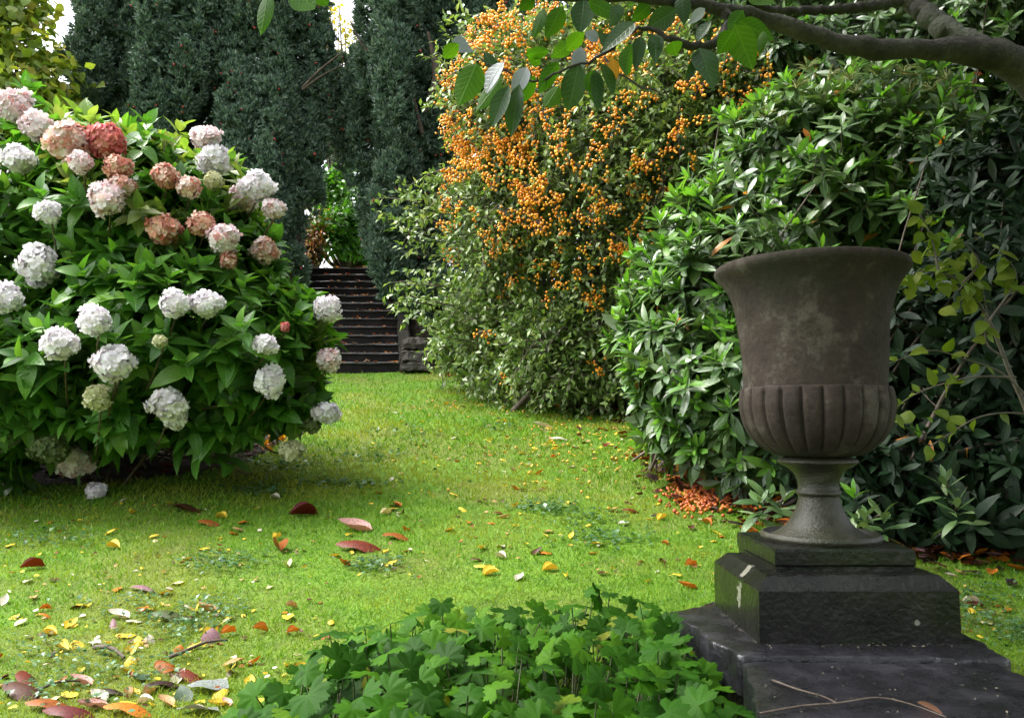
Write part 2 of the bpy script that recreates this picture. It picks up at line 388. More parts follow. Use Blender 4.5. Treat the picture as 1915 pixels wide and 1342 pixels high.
tag(build('clover', inst_multi([leaf(2, .9, .2, .05, 'elliptic'), leaf(2, .8, .3, .1, 'obovate')], cp, frames(d, nn), U(.010, .02, n) * np.clip(cp[:, 1] / 2.4, 1, 2)), M_clover), 'bluish green clover and weed leaves scattered in drifts through the lawn', 'clover', kind='stuff')

# ------------------------------------------------------------------ yews
M_bark = solid('bark', [(.03, .022, .016), (.075, .055, .04), (.12, .095, .07)], 12, .85, .3, .8, .02)
M_yew = leafmat('yew_needles', [(.040, .074, .054), (.070, .120, .086), (.11, .17, .118), (.17, .23, .15)], .5, .25, .35, (1, 1.2, .8))
M_aril = leafmat('yew_arils', [(.28, .02, .02), (.4, .05, .04)], .35, 0)
def tuft(k=12):
    r = np.random.default_rng(rng.integers(1e9)); V = []; F = []; UV = []
    for i in range(k):
        d = nrm(np.array([r.normal(0, .55), r.normal(0, .55), 1.])); s = nrm(np.cross(d, r.normal(size=3))); o = r.normal(size=3) * .18
        l = r.uniform(.5, 1.); w_ = r.uniform(.09, .15)
        q = [o, o + d * l * .5 + s * w_, o + d * l, o + d * l * .5 - s * w_]; b0 = len(V); V += q; F.append((b0, b0 + 1, b0 + 2, b0 + 3)); UV += [(0, 0)] * 4
    return np.array(V), np.array(F), np.array(UV)
TUFTS = [tuft() for _ in range(5)]
def yew(label, cols, base, trunk, nclump, per=19, size=.088, crad=(.07, .15)):
    bl = Blob(cols); t = thing('yew_tree', label, 'tree', base)
    cpt, cn = bl.sample(nclump, .86, 1.02, .22, False)
    k = len(cpt); rr = U(*crad, k)
    cc = np.repeat(cpt, per, 0); nn = np.repeat(cn, per, 0); d = nrm(nn * .8 + rdir(k * per) * .9)
    P = cc + d * np.repeat(rr, per)[:, None] * [1, 1, 1.6] * U(.6, 1.05, k * per)[:, None]
    ax = nrm(d * .55 + [0, 0, .8] + rdir(len(P)) * .35)
    Pi = bl.inner(nclump * 4, .8); P2 = np.concatenate([P, Pi]); ax2 = np.concatenate([ax, rdir(len(Pi))])
    s = np.concatenate([U(.75, 1.25, len(P)) * size, U(1.4, 2.2, len(Pi)) * size])
    Rm = frames(rdir(len(P2)), ax2)                # tuft axis is local z
    z = nrm(ax2); x = nrm(np.cross(z, rdir(len(P2)))); Rm = np.stack([x, np.cross(z, x), z], -1)
    build('foliage', inst_multi(TUFTS, P2, Rm, s), M_yew, t)
    ch = []
    for path in trunk:
        pts = smoothline(path, 16); ch.append(tube(pts[:, :3], pts[:, 3], 9))
    build('trunk', ch, M_bark, t)
    q = rng.choice(len(P), min(380, len(P)), False)
    tag(build('berries', [balls(P[q] + d[q] * .05, U(.012, .022, len(q)))], M_aril, t), kind='stuff')
    return t
def col(px, Y, y0, y1, rpx, ry=.55): return (px, (y0 + y1) / 2, Y, rpx, (y1 - y0) / 2, ry)
def tp(px, py, Y, r): return (*at(px, py, Y), r)
def plumes(x0, x1, y0, y1, Y, step=42, hw=31):
    """staggered upright plumes filling a band of the tree: rows for Blob"""
    out = []
    for j, yc_ in enumerate(np.arange(y0, y1 + 1, 150)):
        for x in np.arange(x0 + (step / 2 if j % 2 else 0), x1 + 1, step):
            out.append((x + random.gauss(0, 6), yc_ + random.gauss(0, 45), Y + random.gauss(0, .28), hw * random.uniform(.7, 1.2), random.uniform(130, 240), .34))
    return out
b0 = (-5.2, 11.8, 1.9)
ya = plumes(178, 380, -260, 420, 11.5) + [(150, 250, 11.7, 34, 190, .4), (128, 330, 11.7, 22, 140, .3), (402, 300, 11.9, 30, 200, .3), (402, 40, 11.9, 26, 200, .3)]
yew('dark green fluted yew against the sky left of the tall yew wall', ya, b0, [[(*b0, .25), (-5.0, 11.8, 4, .22), (-4.9, 11.9, 7, .12)]], 1500)
yb = plumes(425, 560, -260, 250, 11.3) + plumes(440, 545, 300, 440, 11.3, 36) + [(585, 120, 11.6, 26, 170, .3), (578, 300, 11.5, 24, 120, .3), (590, -150, 11.6, 30, 200, .3), (520, 480, 11.5, 50, 70, .4)]
b0 = tuple(at(548, 640, 11.6))
yew('dark green yew with leaning bare trunk left of the stone steps', yb, b0, [[(*b0, .3), tp(535, 520, 11.6, .24), tp(545, 420, 11.7, .2), tp(540, 200, 11.8, .15), tp(520, -100, 11.9, .08)], [tp(565, 165, 11.0, .02), tp(600, 130, 10.9, .018), tp(640, 98, 10.8, .01)], [tp(566, 168, 11.0, .02), tp(605, 140, 10.9, .012), tp(650, 118, 10.9, .008)]], 1500)
yc = plumes(705, 960, -260, 300, 11.5) + plumes(720, 900, 330, 440, 11.6, 38) + [(678, 300, 11.8, 18, 90, .25), (702, 300, 12.0, 26, 130, .3), (735, 330, 12.0, 30, 150, .3), (640, 250, 12.2, 26, 80, .3), (638, 180, 12.4, 24, 75, .3), (674, 190, 11.9, 18, 120, .3), (712, 420, 11.8, 24, 70, .3), (790, 520, 11.7, 55, 60, .4), (870, 560, 11.7, 70, 90, .4)]
b0 = tuple(at(800, 660, 11.9))
yew('dark green yew with red berries right of the stone steps behind the orange-berried shrub', yc, b0, [[(*b0, .3), tp(800, 480, 11.9, .25), tp(800, 100, 11.9, .16), tp(800, -200, 12, .1)], [tp(790, 250, 11.0, .03), tp(770, 170, 10.9, .025), tp(755, 90, 10.85, .012)], [tp(795, 210, 10.9, .03), tp(815, 140, 10.8, .05), tp(800, 60, 10.8, .02)], [tp(700, 110, 10.95, .02), tp(675, 80, 10.9, .015), tp(655, 40, 10.9, .008)]], 1700)
yd = plumes(1000, 1480, -200, 560, 10.6, 60, 50)
b0 = tuple(at(1230, 640, 10.8))
yew('dark evergreen glimpsed only through gaps in the orange-berried shrub', yd, b0, [[(*b0, .3), tp(1230, 300, 10.8, .22), tp(1230, -100, 10.9, .12)]], 900)

# trees beyond the yews
def leafy(name, label, cat, rows, base, mat, nl, L, tpls, trunk=None, clumps=60, crad=.35, back=.4, extra=None, cl_lo=.6):
    bl = Blob(rows); t = thing(name, label, cat, base)
    cpt, cn = bl.sample(clumps, cl_lo, 1.05, back, False); k = len(cpt); per = max(1, nl // k)
    P = np.repeat(cpt, per, 0) + rng.normal(size=(k * per, 3)) * crad * np.array([1, 1, .75]) * .5
    nn = np.repeat(cn, per, 0); d = nrm(rdir(len(P)) + nn * .5 + [0, 0, -.35]); up_ = nrm(rdir(len(P)) * .7 + [0, -.25, .9])
    build('foliage', inst_multi(tpls, P, frames(d, up_), U(.7, 1.2, len(P)) * L), mat, t)
    ch = []
    b = np.array(base, float)
    if trunk: ch.append(tube(smoothline(trunk, 12)[:, :3], smoothline(trunk, 12)[:, 3], 8))
    for c in cpt[:40]:
        m_ = (b + c) / 2 + rng.normal(size=3) * .1; pts = smoothline([b, m_, c], 8); ch.append(tube(pts, np.linspace(.05, .008, 8), 5))
    build('branches', ch, M_bark, t)
    return t
L_OV = [leaf(2, .5, .25, .2, 'ovate'), leaf(2, .55, .15, .3, 'ovate'), leaf(2, .6, .3, .1, 'elliptic')]
M_lime = leafmat('lime_leaves', [(.11, .18, .025), (.17, .25, .035), (.25, .31, .05), (.38, .33, .06)], .4, .4)
M_yel = leafmat('yellow_leaves', [(.35, .25, .02), (.5, .36, .03), (.2, .22, .05)], .45, .4)
M_vivid = leafmat('vivid_green_leaves', [(.04, .13, .012), (.07, .2, .02), (.1, .24, .03)], .4, .4)
M_pale = leafmat('pale_leaves', [(.08, .12, .05), (.14, .18, .09), (.2, .24, .14)], .4, .35)
M_rust = leafmat('rust_leaves', [(.30, .08, .04), (.35, .16, .06), (.2, .2, .05)], .45, .35)
leafy('lime_tree', 'yellow green leafy tree at the top left beyond the hydrangea', 'tree', [(0, 40, 10.6, 58, 130, .6), (-90, 60, 10.6, 120, 180, 1.), (62, 150, 10.4, 42, 90, .4), (20, 210, 10.4, 80, 70, .5)], at(-40, 560, 10.8), M_lime, 6500, .15, [leaf(3, .85, .2, .3, 'ovate'), leaf(3, .95, -.15, .2, 'ovate'), leaf(3, .8, .3, .4, 'elliptic')], clumps=120, crad=.4)
leafy('maple_tree', 'sparse yellow autumn tree seen against the sky between two yews', 'tree', [(628, 70, 17, 30, 90, .5), (640, 190, 17, 22, 120, .4)], at(640, 420, 17), M_yel, 900, .13, L_OV, clumps=80, crad=.3)
leafy('young_tree', 'small bright green tree beyond the top of the steps', 'tree', [(640, 400, 14.6, 45, 60, .5), (625, 440, 14.4, 45, 45, .5), (680, 430, 14.8, 45, 45, .5), (640, 340, 14.8, 26, 40, .3), (690, 465, 14.9, 40, 26, .4), (612, 370, 14.9, 24, 40, .3)], at(650, 510, 14.8), M_vivid, 6500, .12, L_OV, clumps=120, crad=.24, cl_lo=.2)
leafy('rust_shrub', 'pinkish rust shrub at the top left corner of the steps', 'shrub', [(582, 460, 14.0, 20, 42, .3), (590, 420, 14.2, 18, 25, .3)], at(585, 505, 14.), M_rust, 1000, .09, L_OV, clumps=50, crad=.2)
leafy('pale_shrub', 'pale grey green shrub against bright sky above the steps', 'shrub', [(670, 470, 15.5, 40, 22, .3), (725, 480, 15.5, 30, 16, .3)], at(690, 508, 15.6), M_pale, 420, .10, L_OV, clumps=26, crad=.22)

# ------------------------------------------------------------------ steps, pier
def crack_extra(c2, thr=4.): 
    def f(N, L, tc, col):
        n = N.new('ShaderNodeTexNoise'); n.inputs['Scale'].default_value = 3.1; n.inputs['Detail'].default_value = 6; L.new(tc.outputs['Object'], n.inputs['Vector'])
        m_ = math_(N, L, 'MINIMUM', math_(N, L, 'MAXIMUM', math_(N, L, 'MULTIPLY_ADD', n.outputs[0], thr, -thr * .52), 0.), .8)
        return mixc(N, L, m_, col, c2)
    return f
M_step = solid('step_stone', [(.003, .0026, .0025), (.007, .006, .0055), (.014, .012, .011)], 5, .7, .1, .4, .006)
M_tread = solid('tread_glint_stone', [(.004, .0036, .003), (.022, .019, .016), (.085, .075, .062)], 7, .35, .5, .4, .006)  # paler than the risers: sky glint on the wet nosings put into the colour
M_pier = solid('pier_stone', [(.012, .011, .008), (.03, .025, .018), (.055, .05, .038)], 5, .7, .4, .6, .02, extra=crack_extra((.025, .035, .012)))
def chamfer_box(x0, x1, y0, y1, z0, z1, c=.01, nseg=6, jit=.003):
    """box with a chamfered top edge and slightly worn verts"""
    bm = bmesh.new(); bmesh.ops.create_cube(bm, size=1)
    for v in bm.verts: v.co = ((x0 + x1) / 2 + v.co.x * (x1 - x0), (y0 + y1) / 2 + v.co.y * (y1 - y0), (z0 + z1) / 2 + v.co.z * (z1 - z0))
    bmesh.ops.bevel(bm, geom=[e for e in bm.edges], offset=c, segments=2, affect='EDGES', profile=.6)
    bmesh.ops.subdivide_edges(bm, edges=[e for e in bm.edges if e.calc_length() > .12], cuts=nseg, use_grid_fill=True)
    for v in bm.verts: v.co += Vector((random.gauss(0, jit), random.gauss(0, jit), random.gauss(0, jit)))
    bmesh.ops.triangulate(bm, faces=bm.faces)
    V = np.array([v.co[:] for v in bm.verts]); F = np.array([[v.index for v in f.verts] for f in bm.faces]); bm.free(); return (V, F, 0)
YS, G_, RZ = 10.6, .18, .142
st = thing('stone_staircase', 'dark wet stone garden steps climbing between the yews', 'steps', (-1.9, YS, 1.42))
tops = []
for k in range(13):
    y0 = YS + k * G_; z1 = 1.43 + (k + 1) * RZ
    xr = at(748 - k * 1.2, 600, y0)[0]; xl = at(548 + k * 1.5, 600, y0)[0]
    tops.append((xl, xr, y0, z1))
    a_ = chamfer_box(xl, xr, y0 + .02, y0 + G_ + .10, z1 - RZ - .02, z1 - .024, .008, 4, .0)
    b_ = chamfer_box(xl - .004, xr - .002, y0 - .004, y0 + G_ + .04, z1 - .0235, z1, .007, 10, .0022)
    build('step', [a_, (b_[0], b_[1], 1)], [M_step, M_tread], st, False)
ch = []
for k in range(13):
    xl, xr, y0, z1 = tops[k]
    ch.append(chamfer_box(xr + .004, xr + .16, y0, y0 + G_ - .002, 1.3, z1 + .05 + .002 * k, .012, 2, .004))
build('cheek_wall', ch, M_pier, st, False)
pr = thing('stone_pier', 'low mossy stone pier at the right foot of the steps', 'pier', at(778, 694, 10.5))
p0, p1 = at(752, 694, 10.3), at(806, 660, 10.3); zz = [694, 678, 655, 628]
for k in range(3):
    a, b = at(750 - k, zz[k], 10.3), at(803 - k * 3, zz[k + 1], 10.3)
    build('block', [chamfer_box(a[0], b[0], 10.3 + .03 * k, 10.8, a[2] + .004, b[2], .035 if k < 2 else .09, 4, .008)], M_pier, pr, False)

# ------------------------------------------------------------------ hydrangea
hyd = Blob([(60, 470, 4.95, 240, 255, .85), (250, 440, 4.8, 190, 200, .8), (380, 430, 4.75, 90, 150, .55), (480, 650, 4.6, 120, 140, .6), (290, 640, 4.55, 230, 200, .75), (20, 700, 4.45, 210, 190, .7), (-160, 520, 4.8, 200, 300, .9), (440, 495, 4.7, 72, 105, .5), (530, 735, 4.55, 62, 65, .35), (550, 605, 4.6, 52, 58, .35), (420, 790, 4.5, 90, 60, .3)])
hb = ground_at(180, 860)
ht = thing('hydrangea_bush', 'big hydrangea bush with white and pink flower heads on the left', 'shrub', hb)
L_HY = [leaf(5, .52, .30, .22, 'ovate'), leaf(5, .56, .22, .35, 'ovate', wave=.02), leaf(5, .48, .4, .12, 'ovate'), leaf(5, .54, .15, .5, 'ovate', twist=.5)]
M_hy = leafmat('hydrangea_leaves', [(.03, .105, .012), (.058, .175, .018), (.09, .235, .024), (.14, .28, .036)], .36, .38, .5, under=(.07, .13, .05), vein=.35)
M_hyl = leafmat('hydrangea_young_leaves', [(.13, .23, .03), (.18, .27, .045), (.24, .27, .08)], .38, .4, .5, under=(.12, .17, .07), vein=.3)
M_hystem = solid('hydrangea_stem', [(.05, .035, .02), (.10, .075, .04), (.14, .12, .06)], 20, .7)
FL = [  # photo px, py, radius px, kind
 (28, 197, 34, 'blush'), (72, 236, 31, 'blush'), (36, 298, 31, 'white'), (128, 266, 40, 'rose'), (198, 263, 36, 'red'), (150, 303, 22, 'blush'), (222, 313, 26, 'rust'), (228, 348, 24, 'rose'),
 (200, 372, 32, 'blush'), (88, 396, 24, 'white'), (386, 258, 27, 'blush'), (400, 298, 32, 'white'), (352, 350, 22, 'rose'), (308, 330, 24, 'rust'), (400, 338, 18, 'cream'), (455, 373, 27, 'blush'),
 (482, 347, 29, 'white'), (512, 390, 23, 'blush'), (305, 430, 32, 'rust'), (378, 418, 25, 'rust'), (418, 447, 31, 'blush'), (494, 468, 26, 'rose'), (427, 486, 17, 'rust'), (73, 494, 38, 'white'), (8, 555, 32, 'white'),
 (328, 567, 26, 'white'), (386, 568, 28, 'white'), (178, 598, 29, 'white'), (113, 641, 34, 'white'), (300, 638, 15, 'cream'), (497, 645, 25, 'white'), (611, 576, 25, 'white'), (615, 673, 24, 'blush'),
 (610, 772, 25, 'white'), (503, 713, 30, 'white'), (211, 681, 35, 'white'), (182, 743, 26, 'cream'), (314, 752, 32, 'white'), (328, 782, 24, 'white'), (545, 843, 22, 'cream'), (143, 863, 34, 'blush'), (180, 918, 19, 'white'),
 (92, 840, 32, 'green'), (584, 795, 18, 'green'), (533, 611, 10, 'red'), (225, 655, 14, 'white')]
flc = []
for (a, b_, r_, k) in FL:
    Y = hyd.front(a, b_, 4.5); Y = min(max(Y, 3.7), 4.75) - .10; flc.append(at(a, b_, Y))
flc = np.array(flc); flr = np.array([f[2] for f in FL]) * flc[:, 1] / FPX
def clear_of_flowers(P, pad=1.0):
    a, b_, d = proj(P); ok = np.ones(len(P), bool)
    for c, (fx, fy, fr, k) in zip(flc, FL):
        ok &= ~((np.hypot(a - fx, b_ - fy) < fr * pad + 4) & (P[:, 1] < c[1] + .03))
    return ok
P, Nn = hyd.sample(1350, .78, 1.05, .35, spray=.14, far=1.2)
gap = np.zeros(len(P), bool); qx, qy, _ = proj(P)
gap |= (np.hypot((qx - 320) / 130, (qy - 870) / 50) < 1) & (rng.random(len(P)) < .85)
gap |= (np.hypot((qx - 20) / 60, (qy - 640) / 90) < 1) & (rng.random(len(P)) < .5)
P, Nn = P[~gap], Nn[~gap]
lowshoot = clear_of_flowers(P, 1.55); P, Nn = P[lowshoot], Nn[lowshoot]
A = nrm(Nn * .75 + [0, 0, .55] + rdir(len(P)) * .35)
qx, qy, _ = proj(P); young = (qy < 420) & (rng.random(len(P)) < .38) & (qx > 90)
ch = rosettes(P, A, 8, .182, .35, 1.5, L_HY, .15, young.astype(int), off=.025)
Pi = hyd.inner(900, .8); ch += rosettes(Pi, nrm(rdir(len(Pi)) + [0, -.3, .5]), 5, .16, .5, 1.5, L_HY, .2, 0)
# upright leafy shoots along the top
tops_px = [(165, 235), (245, 245), (265, 270), (215, 225), (290, 265), (335, 300), (505, 560), (560, 575), (590, 600), (570, 640), (545, 560), (110, 225), (150, 215), (445, 310), (425, 370)]
Pt = np.array([at(a, b_, 4.45) for a, b_ in tops_px]); At = nrm(np.array([[random.gauss(0, .25), -.3, 1] for _ in tops_px]))
ch += rosettes(Pt, At, 10, .19, .3, 1.35, L_HY, .1, 1, off=.04)
build('foliage', ch, [M_hy, M_hyl], ht)
ch = []
for k in range(230):                                   # woody stems fanning from the crown of the bush
    s = np.array([hb[0] + random.gauss(0, .45), hb[1] + .25 + random.gauss(0, .25), 0]); s[2] = gz(s[0], s[1])
    e = P[rng.integers(len(P))] - [0, 0, .02]; m_ = (s + e) / 2 + rng.normal(size=3) * .12 + [0, .05, .1]
    pts = smoothline([s, m_, e], 9); ch.append(tube(pts, np.linspace(.008, .004, 9), 5))
for c, r_ in zip(flc, flr):                            # flower stalks
    e = c + [0, .04, -r_ * .5]; s = e + np.array([(hb[0] - c[0]) * .25, .35, -.25 if c[2] > .8 else .15]); pts = smoothline([e, (e + s) / 2 + [0, 0, -.04], s], 6); ch.append(tube(pts, .005, 5))
build('stems', ch, M_hystem, ht)
def floret(open_=.25):
    V = []; F = []; UV = []
    for k in range(4):
        a = k * math.pi / 2; c, s = math.cos(a), math.sin(a)
        for (x, y, z) in ((0, 0, 0), (.42, .34, .10), (.30, .85, open_), (-.30, .85, open_), (-.42, .34, .10)):
            V.append((x * c - y * s, x * s + y * c, z)); UV.append((x, y))
        b0 = k * 5; F += [(b0, b0 + 1, b0 + 2, b0 + 3)]; F += [(b0, b0 + 3, b0 + 4, b0 + 4)]
    F = np.array([f for f in F if len(set(f)) == 4]); V = np.array(V)
    # merge the four petal centres so a floret is one island
    rem = np.arange(len(V)); rem[[5, 10, 15]] = 0; F = rem[F]
    F3 = np.array([(rem[k * 5], k * 5 + 3, k * 5 + 4) for k in range(4)])
    return V, F, F3, np.array(UV)
FLT = [floret(.3), floret(.1), floret(.5)]
FM = {'white': leafmat('hydrangea_white', [(.80, .74, .80), (.88, .85, .88), (.90, .89, .90), (.84, .74, .80)], .6, .3, .3, (1, .98, 1)),
      'blush': leafmat('hydrangea_blush', [(.86, .80, .83), (.90, .86, .87), (.82, .62, .64), (.88, .80, .82), (.66, .30, .28)], .6, .3, .3, (1, .95, .95)),
      'rose': leafmat('hydrangea_rose', [(.82, .66, .62), (.86, .76, .72), (.60, .20, .15), (.80, .62, .48), (.85, .72, .70)], .6, .25, .3, (1, .9, .9)),
      'red': leafmat('hydrangea_red', [(.50, .05, .08), (.64, .14, .15), (.74, .36, .32), (.55, .09, .08)], .6, .2, .3, (1, .9, .9)),
      'rust': leafmat('hydrangea_rust', [(.55, .12, .09), (.70, .36, .25), (.84, .66, .55), (.58, .18, .13), (.82, .58, .48)], .6, .2, .3, (1, .9, .9)),
      'cream': leafmat('hydrangea_cream', [(.55, .55, .32), (.68, .66, .45), (.45, .48, .22)], .6, .25, .3, (1, 1, .9)),
      'green': leafmat('hydrangea_green', [(.07, .11, .03), (.11, .15, .05), (.15, .18, .07)], .6, .25, .3)}
FLAB = {'rose': 'faded pink and cream flower head', 'red': 'deep red faded flower head', 'rust': 'rust and orange faded flower head', 'cream': 'greenish cream flower head', 'green': 'dull green spent flower head', 'blush': 'white flower head flushed with pink'}
def flower_head(c, r_, kind):
    n = max(70, int(170 * (r_ / .1) ** .6)); i = np.arange(n) + .5; phi = np.arccos(1 - 2 * i / n); th = np.pi * (1 + 5 ** .5) * i
    d = np.stack([np.cos(th) * np.sin(phi), np.sin(th) * np.sin(phi), np.cos(phi)], -1); d = nrm(d + rdir(n) * .2)
    lump = 1 + .22 * np.sin(d[:, 0] * 4 + random.uniform(0, 6)) * np.sin(d[:, 2] * 4 + random.uniform(0, 6)) + U(-.09, .07, n)
    sq = np.array([random.uniform(.85, 1.12), 1, random.uniform(.72, 1.05)])
    P_ = d * (r_ * .84 * lump)[:, None] * sq + c; nn = nrm(d + rdir(n) * .38); Rm = frames(nrm(np.cross(nn, rdir(n))), nn); s = U(.8, 1.2, n) * r_ * .30
    out = []
    pick = rng.integers(0, 3, n)
    for k, (V, F, F3, UV) in enumerate(FLT):
        m_ = pick == k
        if m_.any():
            a_ = inst((V, F, UV), P_[m_], Rm[m_], s[m_]); out.append((a_, inst((V, F3, UV), P_[m_], Rm[m_], s[m_])[1]))
    V = []; Q = []; T = []; o_ = 0
    for a_, f3 in out: V.append(a_[0]); Q.append(a_[1] + o_); T.append(f3 + o_); o_ += len(a_[0])
    core = balls(np.array([c]), np.array([r_ * .72]), ICO2); V.append(core[0]); T.append(core[1] + o_)
    o = build_mixed('flower_head', np.concatenate(V), np.concatenate(Q), np.concatenate(T), FM[kind], ht)
    if kind in FLAB: o['label'] = FLAB[kind]
for c, r_, f in zip(flc, flr, FL): flower_head(c, r_, f[3])
# autumn shrub glimpsed through the hydrangea
leafy('autumn_shrub', 'orange autumn shrub glimpsed low behind the hydrangea stems', 'shrub', [(400, 735, 6.4, 40, 25, .2), (490, 815, 5.7, 50, 25, .2), (330, 800, 6., 40, 30, .2)], ground_at(420, 815), leafmat('orange_leaves', [(.5, .13, .01), (.6, .25, .02), (.3, .07, .02)], .45, .4), 160, .09, L_OV, clumps=24, crad=.15)

# ------------------------------------------------------------------ orange-berried shrub
ber = Blob([(1010, 190, 7.4, 165, 170, .7), (960, 400, 7.5, 115, 150, .7), (930, 590, 8.2, 95, 130, .6), (1140, 330, 7.0, 170, 230, .7), (1080, 620, 7.3, 150, 130, .6), (1260, 230, 6.7, 150, 200, .6), (1240, 560, 6.9, 130, 210, .5), (1190, 60, 7.6, 160, 90, .6), (1020, 700, 7.7, 110, 50, .4), (1130, 710, 7.2, 100, 60, .4), (870, 640, 8.9, 60, 60, .4), (1385, 165, 6.5, 110, 105, .45)])
bb = ground_at(1050, 700)
bt = thing('orange_berry_shrub', 'large arching shrub laden with orange berries right of the lawn', 'shrub', bb)
L_BE = [leaf(2, .5, .25, .15, 'elliptic'), leaf(2, .55, .2, .3, 'ovate'), leaf(2, .5, .35, .05, 'obovate')]
M_be = leafmat('berry_shrub_leaves', [(.07, .14, .022), (.12, .215, .04), (.19, .285, .07), (.33, .39, .18)], .33, .3, .6, under=(.20, .23, .13))
P, Nn = ber.sample(3100, .80, 1.04, .3, spray=.16)
tip_px = [(735, 382, 7.6, -1, .15), (760, 410, 7.7, -1, -.1), (790, 350, 7.6, -.9, .3), (752, 535, 8.0, -1, 0.), (770, 560, 8.0, -1, -.2), (800, 500, 7.9, -1, .1), (830, 80, 7.5, -.8, .6), (830, 190, 7.5, -1, .2), (850, 50, 7.5, -.5, .8), (790, 600, 8.2, -1, -.2), (815, 330, 7.5, -1, .1), (905, 30, 7.5, -.4, .9), (940, 15, 7.4, -.3, .9), (780, 440, 7.8, -1, 0.)]
Pt = np.array([at(a, b_, y) for a, b_, y, _, _ in tip_px]); Nt = np.array([[a, -.2, z] for *_, a, z in tip_px])
Pt = np.repeat(Pt, 7, 0) + rng.normal(size=(len(Pt) * 7, 3)) * [.12, .1, .08]; Nt = np.repeat(Nt, 7, 0)
P = np.concatenate([P, Pt]); Nn = np.concatenate([Nn, nrm(Nt)])
n = len(P); tw = nrm(Nn * .8 + rdir(n) * .6 + [0, 0, .05]); LT = U(.3, .7, n); K = 17
tt = np.linspace(.0, 1, K); start = P - tw * LT[:, None] * .75
pos = start[:, None] + tw[:, None] * (LT[:, None] * tt[None])[..., None]; pos[..., 2] -= (tt ** 2)[None] * LT[:, None] * .22
stem_lines = pos[:, ::4]
axis = nrm(tw[:, None] + np.array([0, 0, -.3]) * tt[None, :, None])
dl = nrm(axis * .6 + rdir(n * K).reshape(n, K, 3) * .9); nl = rdir(n * K).reshape(n, K, 3) * .55 + [-.1, -.35, .8]
sz = U(.8, 1.25, (n, K)) * .064 * np.clip(pos[..., 1] / 7, .9, 1.2)
ch = inst_multi(L_BE, pos.reshape(-1, 3), frames(dl.reshape(-1, 3), nl.reshape(-1, 3)), sz.ravel())
Pi = ber.inner(4500, .78); ch += rosettes(Pi, rdir(len(Pi)), 5, .11, .5, 1.5, L_BE)
build('foliage', ch, M_be, bt)
M_twig = solid('twig_bark', [(.035, .025, .018), (.08, .06, .045), (.12, .1, .08)], 25, .8)
ch = [tube(stem_lines[i], np.linspace(.008, .003, stem_lines.shape[1]), 4) for i in rng.choice(n, 1100, False)]
for k in range(60):
    e = P[rng.integers(len(P) - 100)]; s = np.array([U(-.2, 2.0) + .2, U(7.2, 8.4), 0]); s[2] = gz(s[0], s[1]); pts = smoothline([s, (s + e) / 2 + [0, 0, .3], e], 8); ch.append(tube(pts, np.linspace(.03, .007, 8), 5))
build('branches', ch, M_twig, bt)
# berry clusters: hang near the outer face, dense at the upper left
M_berry = leafmat('orange_berry', [(.66, .21, .008), (.80, .33, .012), (.85, .42, .02), (.62, .15, .01)], .25, 0, .5)
q, qn = ber.sample(5200, .98, 1.10, .1); qx, qy, _ = proj(q)
pr_ = np.zeros(len(q))
for (a, b_, ra, rb, wgt) in [(950, 130, 120, 110, .9), (880, 260, 80, 90, .75), (960, 270, 110, 90, .6), (1000, 380, 130, 90, .75), (900, 430, 70, 50, .5), (1090, 390, 90, 60, .6), (1070, 480, 60, 50, .45), (1130, 300, 90, 90, .5), (1210, 200, 150, 120, .35), (1180, 460, 50, 50, .5), (1230, 340, 120, 110, .3), (985, 515, 40, 50, .35), (1350, 230, 140, 130, .34), (1200, 330, 220, 220, .40), (1360, 170, 120, 110, .5), (1160, 120, 120, 90, .5)]:
    pr_ = np.maximum(pr_, wgt * np.exp(-(((qx - a) / ra) ** 2 + ((qy - b_) / rb) ** 2) * .9))
pr_[q[:, 1] > ber.c[:, 1].max()] = 0
sel = rng.random(len(q)) < pr_ * .52; q, qn = q[sel], qn[sel]
ccl = []
for c, nn in zip(q, qn):
    m_ = int(U(8, 22)); hang = np.outer(rng.normal(size=m_) * .045, nrm(np.array([random.gauss(0, 1), random.gauss(0, .5), random.gauss(0, .6)]))) + rng.normal(size=(m_, 3)) * .018 - np.outer(np.abs(rng.normal(size=m_)), [0, 0, .03]); ccl.append((c + nn * .07 + hang, U(.009, .0145, m_)))
big = sorted(range(len(ccl)), key=lambda i: -len(ccl[i][0]))
front_first = [i for i in big if q[i][1] < 7.4]; rest = [i for i in big if i not in set(front_first[:95])]
for i in front_first[:95]:
    top = ccl[i][0].mean(0) + [0, .01, .03]
    build('berry_cluster', [balls(ccl[i][0], ccl[i][1], ICO2)] + [tube([top, (top + p) / 2 + [0, 0, .006], p], .0035, 4, 1) for p in ccl[i][0]], [M_berry, M_twig], bt)
tag(build('berry_clusters', [balls(np.concatenate([ccl[i][0] for i in rest]), np.concatenate([ccl[i][1] for i in rest]), ICO1)], M_berry, bt), kind='stuff')

# ------------------------------------------------------------------ rhododendrons
L_RH = [leaf(4, .30, .25, .10, 'elliptic'), leaf(4, .35, .18, .22, 'obovate'), leaf(4, .30, .12, .35, 'elliptic'), leaf(4, .32, -.2, .15, 'obovate')]
M_rh = leafmat('rhododendron_leaves', [(.036, .08, .024), (.058, .12, .036), (.09, .16, .05), (.15, .22, .09)], .24, .18, .65, under=(.16, .21, .12), vein=.25)
M_rhd = leafmat('rhododendron_shaded_leaves', [(.006, .019, .007), (.009, .026, .009), (.015, .038, .012)], .45, .08, .18, under=(.025, .04, .02), vein=.2)  # darkened copy of the rhododendron leaves; the corner's shade is put into the colour
M_rhy = leafmat('rhododendron_new_leaves', [(.07, .20, .02), (.11, .26, .03), (.15, .30, .04)], .36, .35, .5, vein=.25)
M_rho = leafmat('rhododendron_dead_leaves', [(.4, .13, .02), (.5, .22, .03), (.3, .07, .02)], .4, .3)
